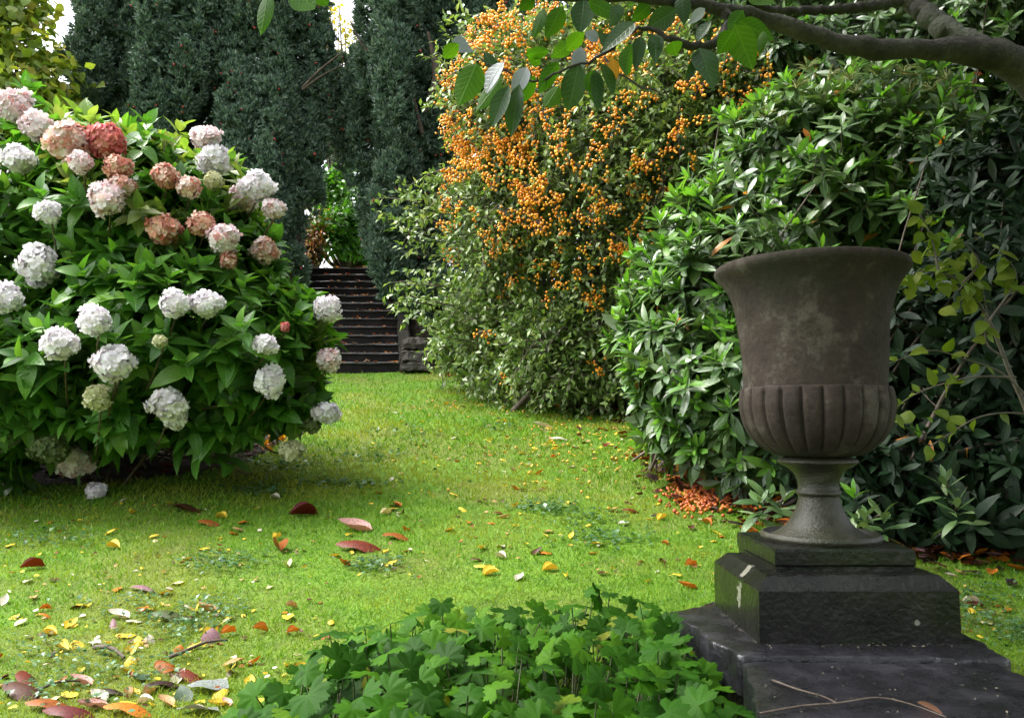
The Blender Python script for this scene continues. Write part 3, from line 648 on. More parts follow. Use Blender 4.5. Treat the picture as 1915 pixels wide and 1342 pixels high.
def rhodo(label, rows, base, nros, L, youngfrac, inner, cap=None, lifts=.45, mat=None):
    bl = Blob(rows); t = thing('rhododendron', label, 'shrub', base)
    P, Nn = bl.sample(nros, .76, 1.05, .3, spray=.10, far=1.24)
    if cap is not None: k_ = cap(P); P, Nn = P[k_], Nn[k_]
    A = nrm(Nn * .8 + [0, 0, lifts] + rdir(len(P)) * .35)
    dead = rng.random(len(P) * 9) < .012
    ch = rosettes(P, A, 9, L, .55, 1.75, L_RH, .12, np.where(dead, 2, 0), off=.012)
    yf = rng.random(len(P)) < youngfrac
    ch += rosettes(P[yf] + A[yf] * .02, A[yf], 6, L * .72, .25, .95, L_RH, 0, 1, off=.006)
    Pi = bl.inner(inner, .78); ch += rosettes(Pi, nrm(rdir(len(Pi)) + [0, -.2, .4]), 7, L * 1.05, .5, 1.7, L_RH)
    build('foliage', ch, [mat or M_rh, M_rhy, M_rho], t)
    b = np.array(base); ch = []
    for k in range(45):
        i = rng.integers(len(P)); s = b + rng.normal(size=3) * [.25, .15, 0] + [0, .3, 0]; s[2] = gz(s[0], s[1]); e = P[i]; pts = smoothline([s, (s + e) / 2 + rng.normal(size=3) * .1, e], 9); ch.append(tube(pts, np.linspace(.011, .004, 9), 5))
    for i in range(len(P)):
        if i % 2 == 0: ch.append(tube([P[i], P[i] - A[i] * .12, P[i] - A[i] * .22 - Nn[i] * .05], [.004, .0045, .005], 4))
    build('branches', ch, M_twig, t)
    return t, P, A
gb = ground_at(1330, 900)
t1, P1, A1 = rhodo('sunlit rhododendron with glossy leaves behind the left side of the urn', [(1380, 560, 4.75, 170, 150, .5), (1290, 690, 4.6, 120, 120, .45), (1320, 810, 4.5, 85, 70, .3), (1420, 850, 4.35, 110, 60, .3), (1190, 620, 4.9, 45, 45, .2), (1240, 770, 4.6, 40, 50, .2), (1250, 480, 5.1, 60, 60, .3), (1340, 420, 5.1, 90, 80, .3), (1480, 330, 5.2, 160, 140, .6), (1600, 260, 5.3, 210, 130, .6), (1560, 420, 4.9, 190, 120, .5), (1230, 590, 5.0, 70, 80, .3), (1440, 720, 4.4, 140, 130, .4), (1700, 330, 5.0, 170, 130, .5)], gb, 940, .182, .55, 800)
gb = ground_at(1720, 1000)
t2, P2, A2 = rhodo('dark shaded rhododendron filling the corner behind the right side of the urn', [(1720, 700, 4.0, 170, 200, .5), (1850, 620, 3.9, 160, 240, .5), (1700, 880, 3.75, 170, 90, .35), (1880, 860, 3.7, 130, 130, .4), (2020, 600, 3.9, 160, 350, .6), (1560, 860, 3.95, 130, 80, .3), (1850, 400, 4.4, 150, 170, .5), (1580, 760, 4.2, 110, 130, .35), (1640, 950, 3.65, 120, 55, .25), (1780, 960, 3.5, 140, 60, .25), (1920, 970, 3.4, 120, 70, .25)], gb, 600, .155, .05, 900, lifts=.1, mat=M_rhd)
t3, P3, A3 = rhodo('tall dark rhododendron rising at the top right behind the magnolia branch', [(1850, 130, 6.0, 200, 200, .8), (1650, 90, 6.3, 230, 150, .8), (1450, 130, 6.6, 140, 170, .7), (2020, 200, 5.6, 200, 300, .8), (1400, -60, 6.8, 250, 120, .8), (1700, -100, 6.5, 300, 150, .8)], at(1750, 700, 6.3), 1900, .15, .25, 2200)
# spidery seed heads on the sunlit rhododendron
M_seed = leafmat('seed_stalk', [(.2, .22, .05), (.26, .27, .08)], .5, .2)
for a, b_ in [(1510, 130), (1550, 150), (1590, 150), (1640, 140), (1690, 135), (1740, 170), (1770, 150), (1600, 175), (1660, 165), (1490, 165), (1430, 220), (1460, 235), (1545, 190), (1700, 175), (1780, 185)]:
    c = at(a, b_, 4.75); ch = []
    for k in range(14):
        d_ = nrm(np.array([random.gauss(0, 1), random.gauss(0, 1), random.uniform(.2, 1.2)])); ch.append(tube([c, c + d_ * .05 + [0, 0, .015], c + d_ * .09], [.0022, .002, .0015], 4))
    build('seed_head', ch, M_seed, t1)
for lab, base_px, pl in [('small rosette of rhododendron leaves low on the left of the urn stem', (1440, 950), [(1435, 920, 3.5), (1465, 935, 3.45), (1420, 940, 3.5)]),
                         ('small rosette of rhododendron leaves low on the right of the urn stem', (1620, 985), [(1620, 965, 3.2), (1650, 960, 3.2), (1600, 975, 3.25)]),
                         ('drooping rhododendron shoot low in the dark corner right of the urn', (1785, 1000), [(1790, 940, 3.2), (1770, 900, 3.3)])]:
    gb = ground_at(*base_px); low = thing('rhododendron', lab, 'shrub', gb, 'low rhododendron shoots around the urn foot'); Pl = np.array([at(*r_) for r_ in pl])
    build('foliage', rosettes(Pl, nrm(np.array([[0, -.3, 1.]] * len(Pl)) + rdir(len(Pl)) * .3), 10, .15, .4, 1.8, L_RH), M_rh, low)
    build('branches', [tube([p, (p + gb) / 2 + [.01, .02, .01], gb], .006, 5) for p in Pl], M_twig, low)

# ------------------------------------------------------------------ sapling at the right
M_sap = leafmat('sapling_leaves', [(.09, .15, .012), (.13, .19, .016), (.17, .20, .03)], .5, .45, .25, vein=.15)
M_sapst = solid('sapling_stem', [(.06, .05, .035), (.14, .12, .09)], 30, .7)
sb = ground_at(1990, 1050)
sp = thing('sapling', 'thin yellow green sapling reaching in beside the right of the urn', 'sapling', sb)
YQ = 3.0
paths = [[(1990, 1050), (1930, 800), (1890, 700), (1850, 600), (1800, 530), (1740, 505), (1690, 520)], [(1880, 670), (1845, 640), (1843, 570), (1832, 525)], [(1920, 740), (1870, 695), (1800, 670), (1740, 655), (1660, 680)], [(1900, 705), (1820, 705), (1740, 725), (1690, 750), (1670, 775)], [(1990, 790), (1900, 772), (1830, 780), (1770, 815), (1730, 840)], [(1800, 530), (1830, 490), (1800, 450)], [(1755, 505), (1740, 440), (1720, 400)], [(1850, 600), (1900, 520), (1870, 470)]]
ch = []; lp = []
for k, pth in enumerate(paths):
    pts = smoothline([at(a, b_, YQ - .03 * k) for a, b_ in pth], 18); 
    if k == 0: pts[0] = sb
    ch.append(tube(pts, np.linspace(.011 if k == 0 else .0045, .002, 18), 6))
    lp.append(pts[(9 if k == 0 else 6):])
for (a, b_, s, q_) in [(1755, 500, 60, 34), (1810, 470, 55, 32), (1830, 540, 50, 20), (1730, 420, 30, 8), (1700, 520, 30, 8), (1720, 780, 35, 4), (1790, 555, 40, 10), (1800, 690, 35, 6)]:
    lp.append(np.array([at(a + random.gauss(0, s * .55), b_ + random.gauss(0, s * .45), YQ - random.uniform(0, .15)) for _ in range(q_)]))
LP = np.concatenate(lp); LP = LP[rng.random(len(LP)) < .75]; n = len(LP)
build('stems', ch, M_sapst, sp)
build('foliage', inst_multi([leaf(5, .6, .25, .15, 'ovate', wave=.04), leaf(5, .75, .15, .3, 'ovate', wave=.05), leaf(5, .55, .3, .1, 'ovate')], LP, frames(nrm(rdir(n) + [-.4, -.2, -.35]), nrm(rdir(n) * .5 + [-.1, -.7, .7])), U(.035, .075, n)), M_sap, sp)

# ------------------------------------------------------------------ wall, pedestal, urn
def lich(spots, col_):
    def f(N, L, tc, c):
        nz = N.new('ShaderNodeTexNoise'); nz.inputs['Scale'].default_value = 40; L.new(tc.outputs['Object'], nz.inputs['Vector'])
        for (x, y, z, sx, sy, sz) in spots:
            v = N.new('ShaderNodeVectorMath'); v.operation = 'SUBTRACT'; L.new(tc.outputs['Object'], v.inputs[0]); v.inputs[1].default_value = (x, y, z)
            s = N.new('ShaderNodeVectorMath'); s.operation = 'DIVIDE'; L.new(v.outputs[0], s.inputs[0]); s.inputs[1].default_value = (sx, sy, sz)
            ln_ = N.new('ShaderNodeVectorMath'); ln_.operation = 'LENGTH'; L.new(s.outputs[0], ln_.inputs[0])
            d_ = math_(N, L, 'ADD', ln_.outputs['Value'], math_(N, L, 'MULTIPLY_ADD', nz.outputs[0], 2.6, -1.3))
            m_ = math_(N, L, 'MINIMUM', math_(N, L, 'MAXIMUM', math_(N, L, 'MULTIPLY_ADD', d_, -3., 3.), 0.), .6)
            c = mixc(N, L, m_, c, col_)
        return c
    return f
def lich_moss(spots, col_):
    a_, b_ = lich(spots, col_), crack_extra((.009, .014, .004), 6.)
    return lambda N, L, tc, c: a_(N, L, tc, b_(N, L, tc, c))
PCX, PCY, PZ = .79, 2.065, .213
M_slab = solid('slab_stone', [(.006, .0058, .0068), (.013, .0125, .0155), (.032, .031, .037)], 9, .28, .55, .6, .006, rvar=.3, scale2=60)
M_wall = solid('wall_stone', [(.012, .013, .008), (.04, .036, .025), (.09, .08, .055)], 9, .8, .3, 1., .03, extra=crack_extra((.02, .035, .01)))
M_ped = solid('pedestal_stone', [(.0025, .0026, .0022), (.0055, .0055, .0048), (.012, .012, .010)], 9, .28, .5, .35, .006, rvar=.25, extra=lich_moss([(.567, 2.02, .355, .03, .022, .02), (.562, 2.02, .30, .02, .02, .028), (.92, 1.865, .26, .007, .02, .008)], (.30, .29, .24)))
wt = thing('stone_wall', 'low stone wall topped with dark wet slabs under the urn pedestal', 'wall', (.75, 1.7, 0))
def prism(poly, z0, z1, worn=.006, sub=14, top=None, cham=.012):
    """slab from a plan outline: subdivided edge, worn rim, bumpy top"""
    poly = np.asarray(poly, float); o = []
    for i in range(len(poly)):
        a, b = poly[i], poly[(i + 1) % len(poly)]; m_ = max(2, int(np.linalg.norm(b - a) / .016))
        for k in range(m_): o.append(a + (b - a) * k / m_)
    o = np.array(o); n = len(o); c = o.mean(0); dirn = nrm(o - c)
    j = rng.normal(size=n) * worn; j = (j + np.roll(j, 1) + np.roll(j, -1)) / 2
    rings = []
    def ring(inset, z): q = o + dirn * (j[:, None] - inset); return np.column_stack([q, np.full(n, z) + (rng.normal(size=n) * worn * .08)])
    rings.append(ring(.0, z0)); rings.append(ring(0, (z0 + z1) / 2)); rings.append(ring(0, z1 - cham)); rings.append(ring(cham * .5, z1 - cham * .3)); rings.append(ring(cham * 1.3, z1))
    for s in (.8, .55, .3, .1): q = c + (o - c) * s; rings.append(np.column_stack([q, np.full(n, z1)]))
    V = np.concatenate(rings + [np.array([[*c, z1]])]); F = []
    for r_ in range(len(rings) - 1):
        i = np.arange(n); k = (i + 1) % n; F.append(np.stack([r_ * n + i, r_ * n + k, (r_ + 1) * n + k, (r_ + 1) * n + i], -1))
    i = np.arange(n); k = (i + 1) % n; b0 = (len(rings) - 1) * n; ctr = len(V) - 1
    return (V, np.concatenate(F + [np.stack([b0 + i, b0 + k, np.full(n, ctr), np.full(n, ctr)], -1)[:0]]), 0), (V, np.stack([b0 + i, b0 + k, np.full(n, ctr)], -1))
def add_prism(name, poly, z0, z1, mat, parent, **kw):
    q, t_ = prism(poly, z0, z1, **kw); return build_mixed(name, q[0], q[1], t_[1], mat, parent)
add_prism('coping_stone', [(.42, 2.19), (.455, 1.98), (.49, 1.772), (.75, 1.765), (1.055, 1.75), (1.078, 1.93), (1.04, 2.32), (.58, 2.32)], PZ - .085, PZ, M_slab, wt, worn=.006, cham=.005)
add_prism('coping_stone', [(.487, 1.752), (.42, 1.40), (.36, 1.0), (.30, .55), (1.04, .55), (1.04, 1.3), (1.02, 1.735), (.75, 1.748)], PZ - .095, PZ - .006, M_slab, wt, worn=.006, cham=.005)
# rubble body
ch = []
for zc, h in ((.085, .05), (.0, .06), (-.1, .1)):
    for yk in np.arange(.55, 2.05, .16):
        xx0 = np.interp(yk, [.55, 1.4, 1.75, 2.4], [.345, .45, .51, .445]) + U(0, .03)
        ch.append(chamfer_box(xx0, 1.0, yk, yk + U(.125, .15), zc - h / 2 + U(-.01, .01), zc + h / 2 - .006, .018, 3, .006))
ch.append(chamfer_box(.55, 1.02, .6, 2.28, -.2, PZ - .09, .02, 2, .002))
build('rubble_body', ch, M_wall, wt, False)

pt = thing('stone_pedestal', 'stepped dark stone pedestal carrying the urn on the wall', 'pedestal', (PCX, PCY, PZ))
def frustum(levels, jit=.0004, n=16):
    """square stack of (half width x, half depth y, z) rings around the pedestal centre"""
    rings = []
    for hx, hy, z in levels:
        s = np.linspace(-1, 1, n, endpoint=False); q = np.concatenate([np.stack([s * hx, np.full(n, -hy)], -1), np.stack([np.full(n, hx), s * hy], -1), np.stack([-s * hx, np.full(n, hy)], -1), np.stack([np.full(n, -hx), -s * hy], -1)])
        rings.append(np.column_stack([q + [PCX, PCY], np.full(4 * n, z)]) + rng.normal(size=(4 * n, 3)) * jit)
    m_ = 4 * n; V = np.concatenate(rings + [np.array([[PCX, PCY, levels[-1][2]]])]); i = np.arange(m_); k = (i + 1) % m_
    F = np.concatenate([np.stack([r_ * m_ + i, r_ * m_ + k, (r_ + 1) * m_ + k, (r_ + 1) * m_ + i], -1) for r_ in range(len(levels) - 1)])
    b0 = (len(levels) - 1) * m_; return V, F, np.stack([b0 + i, b0 + k, np.full(m_, len(V) - 1)], -1)
V, Q, T = frustum([(.229, .2, .20), (.229, .2, .25), (.229, .2, .29), (.229, .2, .330), (.226, .197, .334), (.203, .174, .358), (.199, .17, .361), (.1, .1, .361)])
o = build_mixed('plinth_block', V, Q, T, M_ped, pt); [setattr(p, 'use_smooth', False) for p in o.data.polygons]
V, Q, T = frustum([(.164, .157, .355), (.164, .157, .372), (.167, .160, .378), (.167, .160, .408), (.164, .157, .414), (.08, .08, .4145)]); V[:, 1] += .03
o = build_mixed('upper_step', V, Q, T, M_ped, pt); [setattr(p, 'use_smooth', False) for p in o.data.polygons]

UX, UY = .795, 2.10
def urnmat():
    def ex(N, L, tc, c):
        n = N.new('ShaderNodeTexNoise'); n.inputs['Scale'].default_value = 8; n.inputs['Detail'].default_value = 10; n.inputs['Roughness'].default_value = .7; L.new(tc.outputs['Object'], n.inputs['Vector'])
        m_ = math_(N, L, 'MINIMUM', math_(N, L, 'MAXIMUM', math_(N, L, 'MULTIPLY_ADD', n.outputs[0], 9., -5.0), 0.), .6)
        c = mixc(N, L, m_, c, (.095, .085, .068))
        n2 = N.new('ShaderNodeTexNoise'); n2.inputs['Scale'].default_value = 3.; n2.inputs['Detail'].default_value = 5; L.new(tc.outputs['Object'], n2.inputs['Vector'])
        m2 = math_(N, L, 'MINIMUM', math_(N, L, 'MAXIMUM', math_(N, L, 'MULTIPLY_ADD', n2.outputs[0], 6., -3.0), 0.), .7)
        return mixc(N, L, m2, c, (.022, .024, .014))
    return solid('urn_stone', [(.019, .014, .011), (.037, .027, .021), (.056, .042, .033)], 8, .8, .25, .45, .006, extra=ex)
M_urn = urnmat()
M_foot = solid('urn_wet_stone', [(.014, .015, .009), (.032, .031, .02), (.065, .06, .043)], 22, .40, .38, .6, .005, rvar=.55, extra=crack_extra((.02, .024, .010), 5.))
K_ = 2.1 / 2.5
ut = thing('stone_urn', 'tall weathered stone urn with fluted bowl and flared rim on the pedestal', 'urn', (UX, UY, .414))
def zpx(py): return float(at(1522, py, UY)[2])
def smoothprof(rows, n): return smoothline(np.array(rows), n)
body = smoothprof([(.05, zpx(580)), (.19, zpx(565)), (.213, zpx(520)), (.232, zpx(502)), (.241, zpx(499)), (.2455, zpx(505)), (.2445, zpx(512)), (.237, zpx(520)), (.225, zpx(530)), (.212, zpx(545)), (.200, zpx(569)), (.190, zpx(603)), (.183, zpx(650)), (.179, zpx(705)), (.1775, zpx(735))], 60)
bowl = smoothprof([(.172, zpx(730)), (.184, zpx(725)), (.190, zpx(734)), (.1935, zpx(755)), (.190, zpx(775)), (.180, zpx(800)), (.161, zpx(822)), (.132, zpx(840)), (.098, zpx(851)), (.06, zpx(854))], 44)
def flute(z, th, r):
    zt, zb = zpx(724), zpx(850); f = np.clip((zt - z) / .02, 0, 1) * np.clip((z - zb) / .02, 0, 1)
    c = np.abs(np.sin(th * 12)); return f * r * .07 * (np.sqrt(np.clip(1 - (1 - c) ** 2, 0, 1)) - 1)
foot = smoothprof([(.05, zpx(850)), (.088, zpx(855)), (.099, zpx(861)), (.096, zpx(866)), (.078, zpx(873)), (.060, zpx(884)), (.051, zpx(900)), (.0505, zpx(912)), (.055, zpx(917)), (.056, zpx(922)), (.051, zpx(927)), (.054, zpx(940)), (.064, zpx(960)), (.084, zpx(982)), (.114, zpx(998)), (.131, zpx(1003)), (.1325, zpx(1009)), (.131, zpx(1012))], 64)
torus = smoothprof([(.128, zpx(1010)), (.140, .4345), (.148, .4280), (.1495, .4225), (.145, .4155), (.135, .4142), (.05, .4142)], 24)
def at_urn(c): V = c[0] + np.array([UX, UY, 0]); z0 = .414; V = V + np.outer(V[:, 2] - z0, [-.006, 0, 0]); return (V, c[1], 0)
build('body', [at_urn(lathe(body, 128, lambda z, th, r: .0012 * np.sin(th * 7 + z * 40) + .001 * np.sin(th * 3)))], M_urn, ut)
build('fluted_bowl', [at_urn(lathe(bowl, 24 * 12, flute))], M_urn, ut)
build('foot', [at_urn(lathe(foot, 96)), at_urn(lathe(torus, 96))], M_foot, ut)

# bits lying on the slab
def on_slab(px, py):
    z = PZ - .004; Y = (EYE - z) / (EYE - at(px, py, 1.)[2]); p = at(px, py, Y); p[2] = z; return p
def twig(label, pxs, rad, lift, fn=on_slab, branches=()):
    t = thing('fallen_twig', label, 'twig', fn(*pxs[0])); ch = []
    for pth in (pxs, *branches):
        p = smoothline([fn(a, b_) + [0, 0, lift] for a, b_ in pth], 16); p[:, 2] += np.abs(np.sin(np.linspace(0, 3, 16))) * lift; ch.append(tube(p, np.linspace(rad, rad * .5, 16), 6))
    build('stick', ch, M_twig, t); return t
twig('thin forked brown twig lying across the wet front slab', [(1420, 1338), (1500, 1326), (1570, 1322), (1640, 1312), (1700, 1322), (1770, 1345)], .0022, .004, branches=[[(1445, 1275), (1490, 1295), (1540, 1310), (1572, 1322)]])
L_dry = leaf(6, .35, -.5, .1, 'elliptic', arch=.12)
o = build('fallen_leaf', [inst(L_dry, np.array([on_slab(1763, 1338) + [0, 0, .004]]), frames(np.array([[-.25, 1., .1]]), np.array([[.8, 0, .6]])), np.array([.055]))], leafmat('slab_leaf', [(.28, .13, .08), (.3, .15, .1)], .5, .2)); tag(o, 'small curled pinkish brown leaf on the wet front slab', 'leaf')

g = np.array([on_slab(a, b_) for a, b_ in zip(U(1430, 1910, 90), U(1228, 1338, 90))]); g[:, 2] += .002
g2 = np.column_stack([U(.55, 1.03, 90), 1.865 - np.abs(rng.normal(size=90)) * .012 - .004, np.full(90, PZ + .002)])
g3 = np.column_stack([.561 - np.abs(rng.normal(size=70)) * .01 - .003 , U(1.87, 2.2, 70), np.full(70, PZ + .002)])
g = np.concatenate([g, g2, g3]); nn_ = len(g)
tag(build('debris', inst_multi([leaf(2, .4, .3, .1), leaf(2, .8, .4, .1)], g, frames(nrm(rdir(nn_) * [1, 1, .2]), nrm(rdir(nn_) * .5 + [0, 0, 1])), np.concatenate([U(.003, .008, 90), U(.003, .008, 160)])), leafmat('debris_bits', [(.02, .03, .01), (.05, .045, .03), (.09, .075, .05), (.16, .14, .10)], .7, 0)), 'tiny plant bits and moss crumbs on the wet slabs around the plinth', 'debris', kind='stuff')

# ------------------------------------------------------------------ geranium patch
def palmate(seed):
    r = np.random.default_rng(seed); n = 56; th = np.linspace(-2.45, 2.45, n); lob = 7
    a = th / 2.45 * lob / 2; f = np.abs(((a + .5) % 1) - .5) * 2                  # 0 at lobe tip
    rad = (.70 + .30 * (1 - f ** 2.2)) * (1 - .12 * np.abs(th) / 2.45) * (1 + .06 * np.sign(np.sin(th * 30)) * (1 - .5 * f))
    rad *= 1 + r.normal(size=n) * .02
    V = [(0, 0, 0)]; UV = [(0, 0)]
    for s in (.5, 1.):
        for i in range(n):
            rr = rad[i] * s if s == 1 else min(rad[i], .75) * .55; z = .18 * rr ** 2 * (-1) + .07 * (1 - f[i]) * rr + .05 * math.sin(th[i] * 3 + seed) * rr
            V.append((rr * math.sin(th[i]), rr * math.cos(th[i]), z)); UV.append((f[i] * rr, rr))
    Fq = [(2 + i, 2 + n + i, 1 + n + i, 1 + i) for i in range(n - 1)]; Ft = [(0, 2 + i, 1 + i) for i in range(n - 1)]
    return np.array(V, float), np.array(Fq), np.array(Ft), np.array(UV, float)
PALM = [palmate(i) for i in range(5)]
M_ger = leafmat('geranium_leaves', [(.012, .052, .002), (.021, .082, .003), (.037, .122, .004), (.06, .16, .006), (.17, .18, .02)], .55, .36, .12, (1.2, 1.3, .25), under=(.035, .085, .012), vein=.18, pos=[0, .35, .7, .96, 1])
M_gst = solid('geranium_stalk', [(.08, .10, .04), (.14, .15, .08)], 30, .6)
gpol = np.array([(-.25, .75), (-.40, 1.12), (-.58, 1.5), (-.62, 1.9), (-.40, 2.12), (-.2, 2.38), (.1, 2.25), (.38, 2.28), (.43, 2.1), (.45, 1.75), (.40, 1.35), (.33, 1.0), (.28, .75)])
cand = np.column_stack([U(-.75, .6, 9000), U(.75, 2.45, 9000)]); cand = cand[inpoly(cand[:, 0], cand[:, 1], gpol)]
pts = []
for c in cand:                                                   # loose spacing
    if all((c[0] - q[0]) ** 2 + (c[1] - q[1]) ** 2 > .0235 ** 2 for q in pts): pts.append(c)
pts = np.array(pts); n = len(pts)
edge = np.array([min(np.hypot(*(gpol[i] + (gpol[(i + 1) % len(gpol)] - gpol[i]) * s - p)) for i in range(len(gpol)) for s in (0, .25, .5, .75)) for p in pts])
hgt = np.where(rng.random(n) < .42, U(.17, .245, n), U(.05, .18, n)) * np.clip(np.where(pts[:, 0] > .1, .6, .25) + edge * 4., .25, 1.)
LPG = np.column_stack([pts, gz(pts[:, 0], pts[:, 1]) + hgt]); nn = nrm(rdir(n) * .38 + [0, -.75, .8]); dd = nrm(rdir(n) * [1, 1, .2] + [0, .5, 0])
Rm = frames(dd, nn); sz = U(.027, .048, n); V = []; Q = []; T = []; o_ = 0; pick = rng.integers(0, 5, n)
uvs = []
for k, (v, fq, ft, uv) in enumerate(PALM):
    m_ = pick == k; a_ = inst((v, fq, uv), LPG[m_], Rm[m_], sz[m_]); b_ = inst((v, ft, uv), LPG[m_], Rm[m_], sz[m_]); V.append(a_[0]); Q.append(a_[1] + o_); T.append(b_[1] + o_); o_ += len(a_[0]); uvs.append(a_[3])
stalks = []
for p in LPG[::1]:
    b0 = np.array([p[0] + random.gauss(0, .04), p[1] + random.gauss(.03, .04), 0]); b0[2] = gz(b0[0], b0[1]); stalks.append(tube([b0, (b0 + p) / 2 + [0, .01, .01], p], [.0022, .0018, .0014], 4))
me_v = np.concatenate(V); me_q = np.concatenate(Q); me_t = np.concatenate(T)
ger = build('geranium_patch', [(me_v, me_q, 0, np.concatenate(uvs)), (me_v[:0], me_q[:0], 0)] + [(s[0], s[1], 1, None) for s in stalks], [M_ger, M_gst])
# centre fans of the same leaves
bm = bmesh.new(); bm.from_mesh(ger.data); bm.verts.ensure_lookup_table()
for t_ in me_t: 
    try: f_ = bm.faces.new([bm.verts[int(i)] for i in t_]); f_.smooth = True
    except ValueError: pass
bm.to_mesh(ger.data); bm.free()
tag(ger, 'dense patch of lobed green geranium leaves in front of the wall', 'ground cover', kind='stuff')

# ------------------------------------------------------------------ magnolia overhead
M_mag = leafmat('magnolia_leaves', [(.05, .14, .007), (.065, .17, .009), (.09, .20, .012)], .45, .6, .4, (1.1, 1.25, .35), vein=.4)
M_magd = leafmat('magnolia_dark_leaves', [(.03, .075, .02), (.045, .1, .026)], .3, .3, .55, (1.1, 1.2, .5), vein=.35)
M_magg = leafmat('magnolia_sky_sheen_leaves', [(.30, .32, .36), (.36, .38, .42)], .35, .2, .6, (.9, 1, .9), vein=.25, veincol=(.2, .24, .2))  # pale grey paints the sky's reflection on the upper leaf faces
M_mago = leafmat('magnolia_autumn_leaf', [(.5, .22, .02), (.45, .2, .03)], .4, .4, vein=.3)
M_mbark = solid('magnolia_bark', [(.022, .019, .016), (.055, .048, .042), (.11, .10, .09)], 11, .8, .3, .6, .012, extra=crack_extra((.10, .11, .085), 5.))
mb = np.array([2.35, 2.5, 0]); mb[2] = gz(mb[0], mb[1])
mt = thing('magnolia_tree', 'magnolia tree with grey boughs and hanging leaves across the top right', 'tree', mb)
def bough(name, rows, sides=14, n=40):
    p = smoothline(rows, n); p[:, 0] += .004 * np.sin(np.arange(n) * 1.7); p[:, 2] += .004 * np.cos(np.arange(n) * 2.3); return build(name, [tube(p[:, :3], p[:, 3] * (1 + .05 * np.sin(np.arange(n) * 1.1)), sides)], M_mbark, mt)
bough('trunk', [(*mb, .13), (2.25, 2.45, .6, .115), (2.0, 2.4, 1.2, .10), tp(2080, 330, 2.25, .070)], n=20)
bough('bough', [(2.02, 2.4, 1.15, .08), tp(2080, 330, 2.25, .079), tp(1985, 195, 2.2, .060), tp(1905, 124, 2.15, .050), tp(1840, 99, 2.1, .040), tp(1740, 92, 2.05, .027), tp(1640, 92, 2.0, .027), tp(1560, 78, 1.97, .023), tp(1480, 52, 1.95, .021), tp(1400, 28, 1.92, .018), tp(1310, 10, 1.9, .014), tp(1180, -4, 1.9, .012), tp(1000, -8, 1.9, .011), tp(800, -40, 1.9, .008)])
bough('bough', [tp(1880, 110, 2.16, .034), tp(1790, 70, 2.2, .034), tp(1730, 25, 2.25, .030), tp(1690, -15, 2.3, .027), tp(1640, -90, 2.35, .02)])
bough('bough', [tp(1695, -2, 2.29, .017), tp(1640, 10, 2.25, .015), tp(1560, 18, 2.2, .013), tp(1460, 20, 2.15, .010), tp(1400, 5, 2.1, .008)])
bough('bough', [tp(1330, 14, 1.92, .012), tp(1362, 30, 1.90, .013), tp(1352, 68, 1.88, .012), tp(1310, 88, 1.86, .0105), tp(1255, 74, 1.84, .008), tp(1205, 52, 1.84, .005), tp(1165, 70, 1.82, .004), tp(1120, 108, 1.8, .0035), tp(1060, 128, 1.8, .003), tp(1000, 152, 1.8, .0028), tp(935, 128, 1.8, .0022), tp(880, 105, 1.8, .0016)])
bough('bough', [tp(1130, 110, 1.82, .003), tp(1160, 140, 1.8, .003), tp(1240, 180, 1.8, .0018)], 6, 10)
ML = [(502, -20, 490, 68, 36, 0), (545, -30, 592, 20, 60, 0), (590, -20, 612, 12, 30, 0), (845, 76, 886, 96, 34, 2), (858, 82, 828, 108, 26, 0), (892, 118, 858, 202, 52, 0), (943, 116, 903, 170, 44, 2), (935, 148, 892, 212, 36, 0), (952, 160, 918, 232, 34, 1), (972, 158, 953, 252, 34, 1), (985, 126, 958, 184, 32, 2),
 (1000, 142, 970, 196, 30, 0), (1028, 95, 982, 104, 22, 0), (1018, 15, 998, 72, 26, 0), (1052, 12, 1020, 75, 36, 0), (1092, 0, 1085, 56, 42, 1), (1072, 78, 1028, 110, 28, 0), (1045, 115, 1003, 178, 30, 0), (1082, 118, 1063, 205, 46, 1), (1086, 88, 1076, 150, 28, 2), (1045, 160, 1020, 205, 34, 0), (1106, 132, 1098, 172, 22, 0), (1112, 132, 1120, 208, 28, 1),
 (1100, 2, 1165, 36, 28, 0), (1188, 42, 1122, 96, 38, 1), (1112, 132, 1118, 206, 30, 0), (1122, 118, 1152, 174, 30, 1), (1146, 110, 1150, 154, 22, 3), (1182, 82, 1163, 148, 32, 0), (1198, 68, 1188, 132, 26, 1), (1226, 64, 1226, 116, 30, 1), (1258, 78, 1264, 105, 34, 0), (1275, -8, 1280, 46, 30, 1), (1318, 16, 1286, 46, 20, 2), (1308, 94, 1286, 146, 18, 1),
 (1308, 90, 1336, 166, 52, 1), (1374, 46, 1408, 132, 54, 0), (1372, 58, 1342, 102, 36, 0), (1382, 40, 1448, 76, 36, 0), (1428, 58, 1420, 106, 18, 0), (1398, -14, 1452, 10, 30, 0), (1265, 18, 1212, 52, 40, 1), (1118, 78, 1096, 58, 26, 2), (1060, 95, 1090, 60, 30, 0), (1150, 95, 1120, 60, 30, 1), (1010, 122, 985, 90, 26, 0), (1000, -5, 970, 20, 26, 0), (1215, 10, 1180, 40, 28, 0), (1390, 20, 1360, 60, 30, 0), (1240, 90, 1210, 62, 24, 1), (1330, 40, 1300, 75, 26, 1), (925, 130, 905, 95, 22, 1), (1160, 10, 1140, 50, 26, 1)]
mats = [M_mag, M_magd, M_magg, M_mago]; P, D_, Nn, S_, mi = [], [], [], [], []
